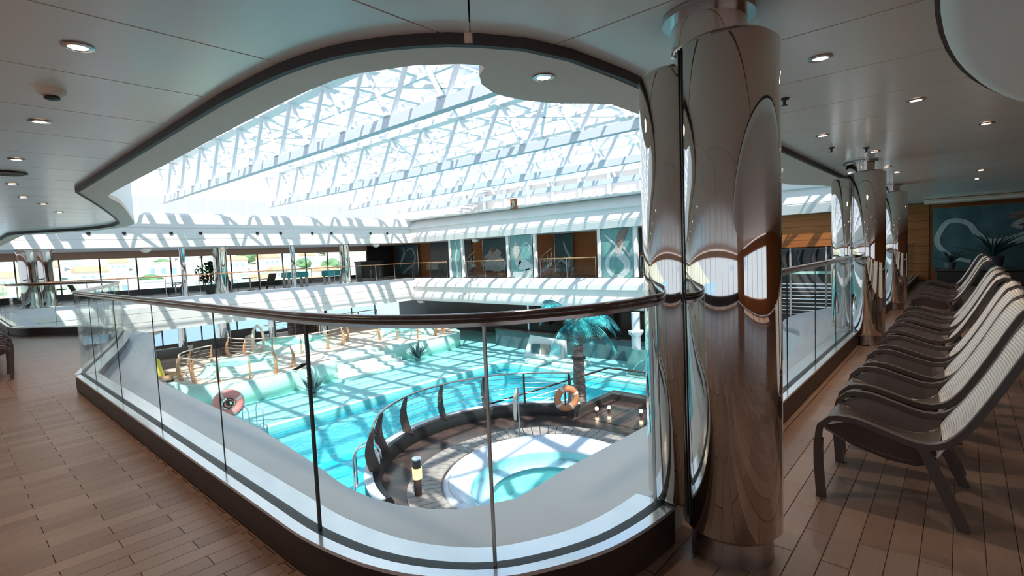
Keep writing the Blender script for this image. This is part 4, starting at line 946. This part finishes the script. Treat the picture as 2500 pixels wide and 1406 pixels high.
# lower left pillars and windows to the sea
for i, (X, w_) in enumerate([(8.5, .2), (10.6, .32), (13.3, .2), (16.6, .3)]):
    t = thing('lower_column', ['narrow dark lower column at the left of the far terrace', 'thick dark lower column behind the first orange railing', 'narrow dark lower column behind the middle tub', 'thick dark lower column beside the back railing'][i], 'column', (X, 31.6, ZT2+.012))
    MB().lathe([(.01, 0), (w_*1.15, 0), (w_, .1), (w_, 1.775), (.01, 1.775)], (0, 0), 20).build('shaft', 'steel', t, smooth=True); MB().lathe([(w_*1.02, 1.60), (w_*1.2, 1.62), (w_*1.2, 1.765)], (0, 0), 20).build('collar', 'steel2', t, smooth=True)
windows(4, -2, 24.0, -3.2, -1.62, 2.2, y=36.8, header=-1.5, sill=-4.2, sm='curb')
# beige sunlit figure-like statue and arch on the terrace
ar = thing('wicker_arch', 'pale wicker arch chair among the orange fins on the far terrace', 'chair', (11.0, 28.0, ZT2), .6)
MB().tube([(-.42, 0, 0), (-.45, 0, .9), (-.33, 0, 1.4), (0, 0, 1.6), (.33, 0, 1.4), (.45, 0, .9), (.42, 0, 0)], .07, 8).build('arch', 'apricot', ar, smooth=True)
MB().box(-.38, .38, -.1, .5, .38, .46).build('seat', 'apricot', ar, bevel=.03); MB().box(-.36, .36, .42, .48, .461, 1.1).build('backrest', 'teak', ar)
# ------------------------------------------------------------------ furniture in the left gallery
ft = thing('football_table', 'turquoise table-football table on white legs in the left gallery', 'table', (17.9, 32.0, 0), .05)
MB().box(-.75, .75, -.4, .4, .55, .90).build('cabinet', 'foos', ft, bevel=.02); MB().box(-.68, .68, -.33, .33, .901, .92).build('playfield', 'mint', ft)
for sx in (-1, 1):
    for sy in (-1, 1): MB().box(sx*.62-.06, sx*.62+.06, sy*.3-.06, sy*.3+.06, 0, .549).build('leg', 'white', ft)
for k in range(6): MB().tube([(-.6+.24*k, -.62, .86), (-.6+.24*k, .62, .86)], .012, 6).build('rod', 'steel2', ft, smooth=True)
ft2 = copy_tree(ft, None, (15.9, 33.6, 0), .1, 'second turquoise table-football table, mostly behind the first one')
sh = thing('dark_bush', 'dense dark potted foliage between two columns of the left gallery', 'plant', (10.4, 32.4, 0))
MB().lathe([(.01, 0), (.3, 0), (.36, .5), (.01, .48)], (0, 0), 16).build('pot', 'dark', sh, smooth=True)
mb = MB()
for k in range(260):
    a = random.random()*6.28; e = random.random()*3.1-1.2; r_ = .75*random.random()**.4; c_ = Vector((math.cos(a)*math.cos(e)*r_*1.1, math.sin(a)*math.cos(e)*r_, 1.15+math.sin(e)*r_*.85)); u_ = Vector((random.random()-.5, random.random()-.5, random.random()-.5)).normalized()*.13; v_ = u_.orthogonal().normalized()*.07
    mb.add([c_-u_, c_+v_, c_+u_, c_-v_], [(0, 1, 2, 3)])
mb.build('foliage', 'leaf', sh, kind='stuff'); MB().tube([(0, 0, .4), (0, 0, 1.3)], .05, 8).build('stem', 'fin', sh)
for x, y, lab in ((8.6, 32.4, 'white bistro table left of the dark foliage'), (12.6, 32.6, 'white bistro table right of the dark foliage'), (3.8, 33.5, 'white bistro table at the left end of the gallery')): table(x, y, 0, lab, m='curb')
for x, y, rz, lab in ((8.9, 33.6, 1.2, 'dark chair between the left table and the foliage'), (11.6, 33.0, -1.0, 'dark chair right of the foliage'), (13.5, 32.4, 1.9, 'dark chair at the right-hand bistro table'), (4.8, 33.2, -1.4, 'dark chair at the leftmost bistro table')): deck_chair('gallery_chair', lab, (x, y, 0), rz, 'dark')
bk = thing('dark_cabinet', 'black bar cabinet in the dark corner of the left gallery', 'cabinet', (21.0, 32.6, 0))
MB().box(-.9, .9, -.4, .4, 0, 1.35).build('body', 'black', bk); MB().box(-.95, .95, -.45, .45, 1.351, 1.42).build('top', 'dark', bk); 
for x_ in (-.7, .1):
    dd = MB().box(x_, x_+.6, -.42, -.401, .1, 1.2).build('door', 'dark', bk); MB().box(x_+.50, x_+.53, -.45, -.421, .55, .75).build('handle', 'steel2', dd)
# wicker egg chair at the far left
eg2 = thing('wicker_chair', 'tall brown wicker hood chair at the left edge', 'chair', (.42, 17.6, 0), -.6)
MB().lathe([(.30, .05), (.46, .35), (.52, .8), (.46, 1.25), (.25, 1.55), (.02, 1.65)], (0, 0), 24, a0=math.radians(120), a1=math.radians(420)).build('hood', 'wood', eg2, smooth='all')
MB().lathe([(.01, .36), (.42, .36), (.43, .44), (.01, .46)], (0, 0), 20).build('seat', 'dark', eg2, smooth=True); MB().lathe([(.01, 0), (.34, 0), (.30, .06), (.01, .07)], (0, 0), 20).build('base', 'curb', eg2, smooth=True)
# ------------------------------------------------------------------ lounge chairs
def sweep3(path, w, h):                                # rectangular bar following a (y,z) path at constant x
    vs = []; m = len(path)
    for i in range(m):
        a = Vector(path[max(i-1, 0)]); b = Vector(path[min(i+1, m-1)]); d = (b-a).normalized(); n = Vector((-d.y, d.x))*h/2
        for (sx, sn) in ((-1, -1), (1, -1), (1, 1), (-1, 1)): vs.append((sx*w/2, path[i][0]+n.x*sn, path[i][1]+n.y*sn))
    fs = [(i*4+j, i*4+(j+1) % 4, (i+1)*4+(j+1) % 4, (i+1)*4+j) for i in range(m-1) for j in range(4)]+[(3, 2, 1, 0), (4*m-4, 4*m-3, 4*m-2, 4*m-1)]
    return vs, fs
def lounge_chair():
    t = thing('lounge_chair', 'x', 'chair', (0, 0, 0)); HW = .31
    arm = catmull([(.385, .36), (.375, .44), (.32, .495), (.20, .50), (.05, .455), (-.08, .42), (-.18, .435), (-.27, .52), (-.38, .72), (-.49, .95), (-.55, 1.06), (-.60, 1.09), (-.645, 1.07)], .04)
    leg = catmull([(.385, .36), (.385, .2), (.37, 0)], .08)
    for s in (-1, 1):
        vs, fs = sweep3(arm, .045, .032); MB().add([(x+s*HW, y, z) for x, y, z in vs], fs).build('arm_rail', 'chair', t, smooth=True)
        vs, fs = sweep3(leg, .045, .045); MB().add([(x+s*HW, y, z) for x, y, z in vs], fs).build('leg', 'chair', t, smooth=True)
        MB().bar((s*(HW-.0), -.10, .42), (s*(HW+.005), -.28, 0), .042, .05).build('leg', 'chair', t)
        # apron between arm rail and seat
        ap_ = [(.36, .44), (.22, .495), (.05, .45), (-.08, .415), (-.16, .42)]; lo = [(.36, .40), (.22, .335), (.05, .285), (-.08, .28), (-.16, .32)]
        vs = [(s*HW, y, z) for y, z in ap_]+[(s*(HW-.05), y, z) for y, z in lo]+[(s*(HW-.012), y, z) for y, z in ap_]+[(s*(HW-.062), y, z) for y, z in lo]
        fs = []
        for i in range(4): fs += [(i, i+1, 6+i, 5+i), (10+i, 15+i, 16+i, 11+i), (5+i, 6+i, 16+i, 15+i), (i, 10+i, 11+i, i+1)]
        fs += [(0, 5, 15, 10), (4, 14, 19, 9)]
        MB().add(vs, fs).build('side_apron', 'chair', t)
    def shell(prof, m_, nm, hw, sag, th=.012, n=8):
        pr = catmull(prof, .05); k = len(pr); vs = []; uv = []; acc = 0
        for lay in (0, 1):
            acc = 0
            for i in range(k):
                a = Vector(pr[max(i-1, 0)]); b = Vector(pr[min(i+1, k-1)]); d = (b-a).normalized(); nn = Vector((-d.y, d.x))
                if i: acc += (Vector(pr[i])-Vector(pr[i-1])).length
                for j in range(n+1):
                    u = -1+2*j/n; o = -sag*(1-u*u)-lay*th; vs.append((u*hw, pr[i][0]+nn.x*-o*-1, pr[i][1]+nn.y*-o*-1)); uv.append((u*hw, acc))
        fs = []; N = k*(n+1)
        for i in range(k-1):
            for j in range(n):
                a = i*(n+1)+j; fs += [(a, a+1, a+n+2, a+n+1), (N+a+n+1, N+a+n+2, N+a+1, N+a)]
        for i in range(k-1):
            for j in (0, n): a = i*(n+1)+j; fs.append((a, a+n+1, N+a+n+1, N+a))
        for j in range(n): fs += [(j, j+1, N+j+1, N+j), (N-n-1+j, N-n+j, 2*N-n+j, 2*N-n-1+j)]
        MB().add(vs, fs).build(nm, m_, t, smooth='all', uv=uv)
    shell([(.40, .37), (.37, .415), (.30, .395), (.15, .33), (0, .30), (-.10, .31), (-.17, .36)], 'chair', 'seat', .27, .0)
    shell([(-.165, .355), (-.20, .42), (-.29, .56), (-.39, .745), (-.49, .955), (-.555, 1.06), (-.60, 1.085), (-.65, 1.06)], 'chairback_lit', 'backrest', .285, -.025)
    return t
proto = lounge_chair()
ord_ = ['nearest lounge chair in the right-hand row, closest to the camera', 'second lounge chair from the camera in the right-hand row', 'third lounge chair from the camera in the right-hand row', 'fourth lounge chair from the camera in the right-hand row', 'fifth lounge chair from the camera in the right-hand row', 'sixth lounge chair in the right-hand row, one before the gap',
        'seventh lounge chair in the right-hand row, just before the gap', 'lounge chair just after the gap in the right-hand row', 'second lounge chair after the gap in the right-hand row', 'third lounge chair after the gap in the right-hand row', 'last lounge chair at the far end of the right-hand row']
cx_ = [3.75, 4.58, 5.4, 6.25, 7.25, 8.25, 9.1, 11.5, 12.3, 13.2, 14.9]
for i, x in enumerate(cx_):
    loc = (x, .25+.012*((i*5) % 3), 0); rz = .02*((i*3) % 4-1.5)
    if i == 0: proto.location = loc; proto['label'] = ord_[0]; proto['group'] = 'lounge chairs in a row beside the right railing'; o = proto
    else: o = copy_tree(proto, None, loc, rz, ord_[i])
for i, (x, y, lab) in enumerate([(.24, 10.9, 'dark lounge chair at the left edge, nearest of the three there'), (.30, 11.75, 'dark lounge chair at the left edge, middle of the three there'), (.36, 12.6, 'dark lounge chair at the left edge, farthest of the three there')]):
    o = copy_tree(proto, None, (x, y, 0), -math.pi/2, lab); o['group'] = 'lounge chairs at the left edge'
# ------------------------------------------------------------------ ceiling fittings
def downlight(px, py, lab, z=H_CEIL, i=0, power=1):
    q = atz(px, py, z); t = thing('downlight', lab, 'ceiling light', (q.x, q.y, z))
    R_ = .062
    tr_ = MB().lathe([(R_*.66, -.001), (R_, -.001), (R_+.004, -.008), (R_*.70, -.012), (R_*.62, -.004)], (0, 0), 24).build('trim_ring', 'steel2', t, smooth=True)
    MB().lathe([(.005, -.008), (R_*.64, -.008), (R_*.64, -.003), (.005, -.003)], (0, 0), 18).build('bulb', 'downlight', tr_, smooth=True)
    if power:
        l = bpy.data.lights.new('downlight_spot', 'SPOT'); l.energy = 30*power; l.color = (1, .78, .58); l.spot_size = 2.3; l.spot_blend = .8; l.shadow_soft_size = .05
        o = bpy.data.objects.new('lamp_beam', l); C.objects.link(o); o.parent = t; o.location = (0, 0, -.03)
LL = [((190, 112), 'largest round downlight in the upper left ceiling'), ((97, 295), 'second downlight down the left ceiling, below the smoke detector'), ((40, 388), 'third downlight down the left ceiling, above the round grille'), ((30, 449), 'downlight just below the round grille at the left'), ((57, 481), 'fifth downlight down the left ceiling'), ((105, 497), 'sixth downlight down the left ceiling, near the atrium edge'), ((145, 518), 'last small downlight down the left ceiling'),
      ((2003, 140), 'largest downlight right of the big column'), ((2236, 243), 'downlight left of the pale ceiling disc'), ((2408, 300), 'downlight nearest the right edge'), ((2008, 330), 'downlight near the atrium edge right of the big column'), ((2135, 369), 'downlight just in front of the second column'), ((2165, 406), 'small downlight beside the neck of the second column'), ((2190, 420), 'tiny downlight behind the second column'), ((2395, 415), 'left one of two tiny far downlights at the right'), ((2385, 436), 'right lower tiny far downlight above the cove light')]
for (p, lab) in LL: downlight(p[0], p[1], lab)
downlight(1327, 187, 'single downlight in the rounded soffit bulge above the pool', 2.60)
t = thing('smoke_detector', 'round white smoke detector on the left ceiling', 'detector', tuple(atz(125, 218, H_CEIL)))
MB().lathe([(.01, 0), (.072, 0), (.07, -.025), (.05, -.04), (.01, -.042)], (0, 0), 24).build('body', 'soffit', t, smooth=True)
MB().lathe([(.035, -.041), (.04, -.055), (.03, -.062), (.005, -.062)], (0, 0), 16).build('sensor_cap', 'dark', t, smooth=True)
t = thing('ceiling_grille', 'flat dark round ceiling grille at the left edge', 'grille', tuple(atz(20, 421, H_CEIL)))
MB().lathe([(.01, -.004), (.15, -.004), (.16, -.012), (.14, -.018), (.01, -.018)], (0, 0), 30).build('grille_plate', 'curb', t, smooth=True)
for k in range(4): MB().lathe([(.03+.03*k, -.0185), (.04+.03*k, -.0185), (.04+.03*k, -.024), (.03+.03*k, -.024)], (0, 0), 30).build('grille_ring', 'teak', t, smooth=True)
def sprinkler(px, py, lab):
    t = thing('sprinkler', lab, 'sprinkler', tuple(atz(px, py, H_CEIL)))
    MB().lathe([(.01, 0), (.035, 0), (.03, -.012), (.012, -.018), (.010, -.05), (.005, -.05)], (0, 0), 14).build('body', 'dark', t, smooth=True)
    MB().lathe([(.003, -.05), (.022, -.052), (.022, -.056), (.003, -.056)], (0, 0), 14).build('deflector', 'dark', t, smooth=True)
sprinkler(1915, 240, 'dark ceiling sprinkler right of the big column'); sprinkler(2030, 360, 'dark sprinkler left of the second column'); sprinkler(2115, 360, 'tiny dark sprinkler above the second column')
# round pale disc in the right ceiling
dc = thing('ceiling_disc', 'large pale round ceiling disc at the upper right', 'ceiling disc', (3.4, -2.8, H_CEIL))
MB().lathe([(1, .0), (.988, -.05), (.965, -.06), (.01, -.06)], (0, 0), 96, 5.0, 2.9).build('disc_plate', 'disc', dc, smooth=True)
MB().lathe([(.998, -.001), (1.006, -.001), (1.006, -.006), (.998, -.006)], (0, 0), 96, 5.0, 2.9).build('shadow_gap_ring', 'curb', dc, smooth=True)
# globe lamps under the far soffits
for px, py, X, Y, z, lab in ((355, 611, None, YE+.2, 2.53, 'white dome lamp under the upper band, left of centre'), (918, 598, None, YE+.2, 2.53, 'white dome lamp under the upper band near the corner'), (1160, 582, XE+.6, None, 2.53, 'white dome lamp above the reclining mermaid recess')):
    q = aty(px, py, Y) if Y else atx(px, py, X); t = thing('dome_lamp', lab, 'lamp', (q.x, q.y, 2.60))
    MB().lathe([(.01, 0), (.26, 0), (.26, -.05), (.01, -.05)], (0, 0), 20).build('base', 'steel2', t, smooth=True); MB().lathe([(.25, -.051), (.22, -.16), (.13, -.23), (.01, -.25)], (0, 0), 20).build('dome', 'white', t, smooth='all')
for px, py, lab in ((377, 811, 'white oval lamp under the lower band, left of the pool'), (928, 745, 'white dome lamp in the dark lower opening'), (1030, 757, 'second white dome lamp in the dark lower opening')):
    q = aty(px, py, YE-.2) if px < 900 else atx(px, py, XE+.2); t = thing('dome_lamp', lab, 'lamp', (q.x, q.y, -1.50 if px < 900 else -1.6))
    MB().lathe([(.01, 0), (.30, 0), (.30, -.05), (.01, -.05)], (0, 0), 20).build('base', 'steel2', t, smooth=True); MB().lathe([(.29, -.051), (.26, -.14), (.15, -.20), (.01, -.22)], (0, 0), 20).build('dome', 'white', t, smooth='all')
# ------------------------------------------------------------------ outside: sea, hillside town
MB().box(-600, 1100, 45, 262, -16.2, -16).build('harbour_water', 'sea', kind='structure')
mb = MB(); nx, ny = 60, 26; vs = []; fs = []
def hz(x, y): return -17.5+.135*(y-235)*(1+.16*math.sin(x*.008+1)+.08*math.sin(x*.021))+1.2*math.sin(x*.05+y*.04)
for j in range(ny+1):
    for i in range(nx+1): x = -600+1700*i/nx; y = 232+640*j/ny; vs.append((x, y, hz(x, y)))
for j in range(ny):
    for i in range(nx): a = j*(nx+1)+i; fs.append((a, a+1, a+nx+2, a+nx+1))
placed = []
def free(x, y, r):
    if any((x-a)**2+(y-b)**2 < (r+c)**2 for a, b, c in placed): return False
    placed.append((x, y, r)); return True
mb.add(vs, fs).build('hillside_ground', 'hill', kind='structure', smooth='all')
def house_proto(w, d, h, roof):
    t = thing('hillside_house', 'small pale house with a red roof on the hillside outside' if roof else 'flat-roofed white house on the hillside outside', 'house', (0, 0, 0), 0, 'houses on the hillside outside')
    MB().box(-w/2, w/2, -d/2, d/2, -4, h).build('walls', 'house', t)
    if roof: MB().add([(-w/2-.5, -d/2-.5, h), (w/2+.5, -d/2-.5, h), (w/2+.5, d/2+.5, h), (-w/2-.5, d/2+.5, h), (-w/2, 0, h+2.4), (w/2, 0, h+2.4)], [(0, 1, 5, 4), (2, 3, 4, 5), (0, 4, 3), (1, 2, 5), (3, 2, 1, 0)]).build('roof', 'tile', t)
    else: MB().box(-w/2-.2, w/2+.2, -d/2-.2, d/2+.2, h, h+.6).build('roof', 'house', t)
    for k in range(3): MB().box(-w*.35+k*w*.27, -w*.35+k*w*.27+w*.12, -d/2-.05, -d/2, h*.35, h*.7).build('window', 'sea', t)
    return t
hp = [house_proto(12, 9, 6, True), house_proto(18, 10, 9, False), house_proto(9, 8, 5, True)]
rnd = random.Random(3); used = [0, 0, 0]
for k in range(260):
    y = 255+rnd.random()**1.2*430; x = -.10*y+rnd.random()*(.85*y); q = k % 3; z = hz(x, y)
    if not free(x, y, 10.5): continue
    if not used[q]: hp[q].location = (x, y, z); hp[q].rotation_euler = (0, 0, rnd.random()*.6-.3); used[q] = 1
    else: copy_tree(hp[q], None, (x, y, z), rnd.random()*.6-.3)
tp = thing('hillside_tree', 'round green tree on the hillside beyond the windows', 'tree', (0, 0, 0), 0, 'trees on the hillside outside')
bm = bmesh.new(); bmesh.ops.create_icosphere(bm, subdivisions=2, radius=1)
for v in bm.verts: v.co *= 1+.22*math.sin(v.co.x*7+v.co.y*5)*math.cos(v.co.z*6)
me = bpy.data.meshes.new('crown'); bm.to_mesh(me); bm.free(); me.materials.append(M['tree']); o = bpy.data.objects.new('crown', me); C.objects.link(o); o.parent = tp; o.scale = (5.5, 5, 4); o.location = (0, 0, 4.5)
MB().tube([(0, 0, -2), (0, 0, 3)], .5, 6).build('trunk', 'trunk', tp)
for k in range(260):
    y = 250+rnd.random()**1.2*430; x = -.10*y+rnd.random()*(.85*y); s = .7+rnd.random()*.9
    if k == 0: x, y = 40, 700
    if not free(x, y, 7.5*s) and k: continue
    o = tp if k == 0 else copy_tree(tp); o.location = (x, y, hz(x, y)); o.scale = (s, s, s*.9)
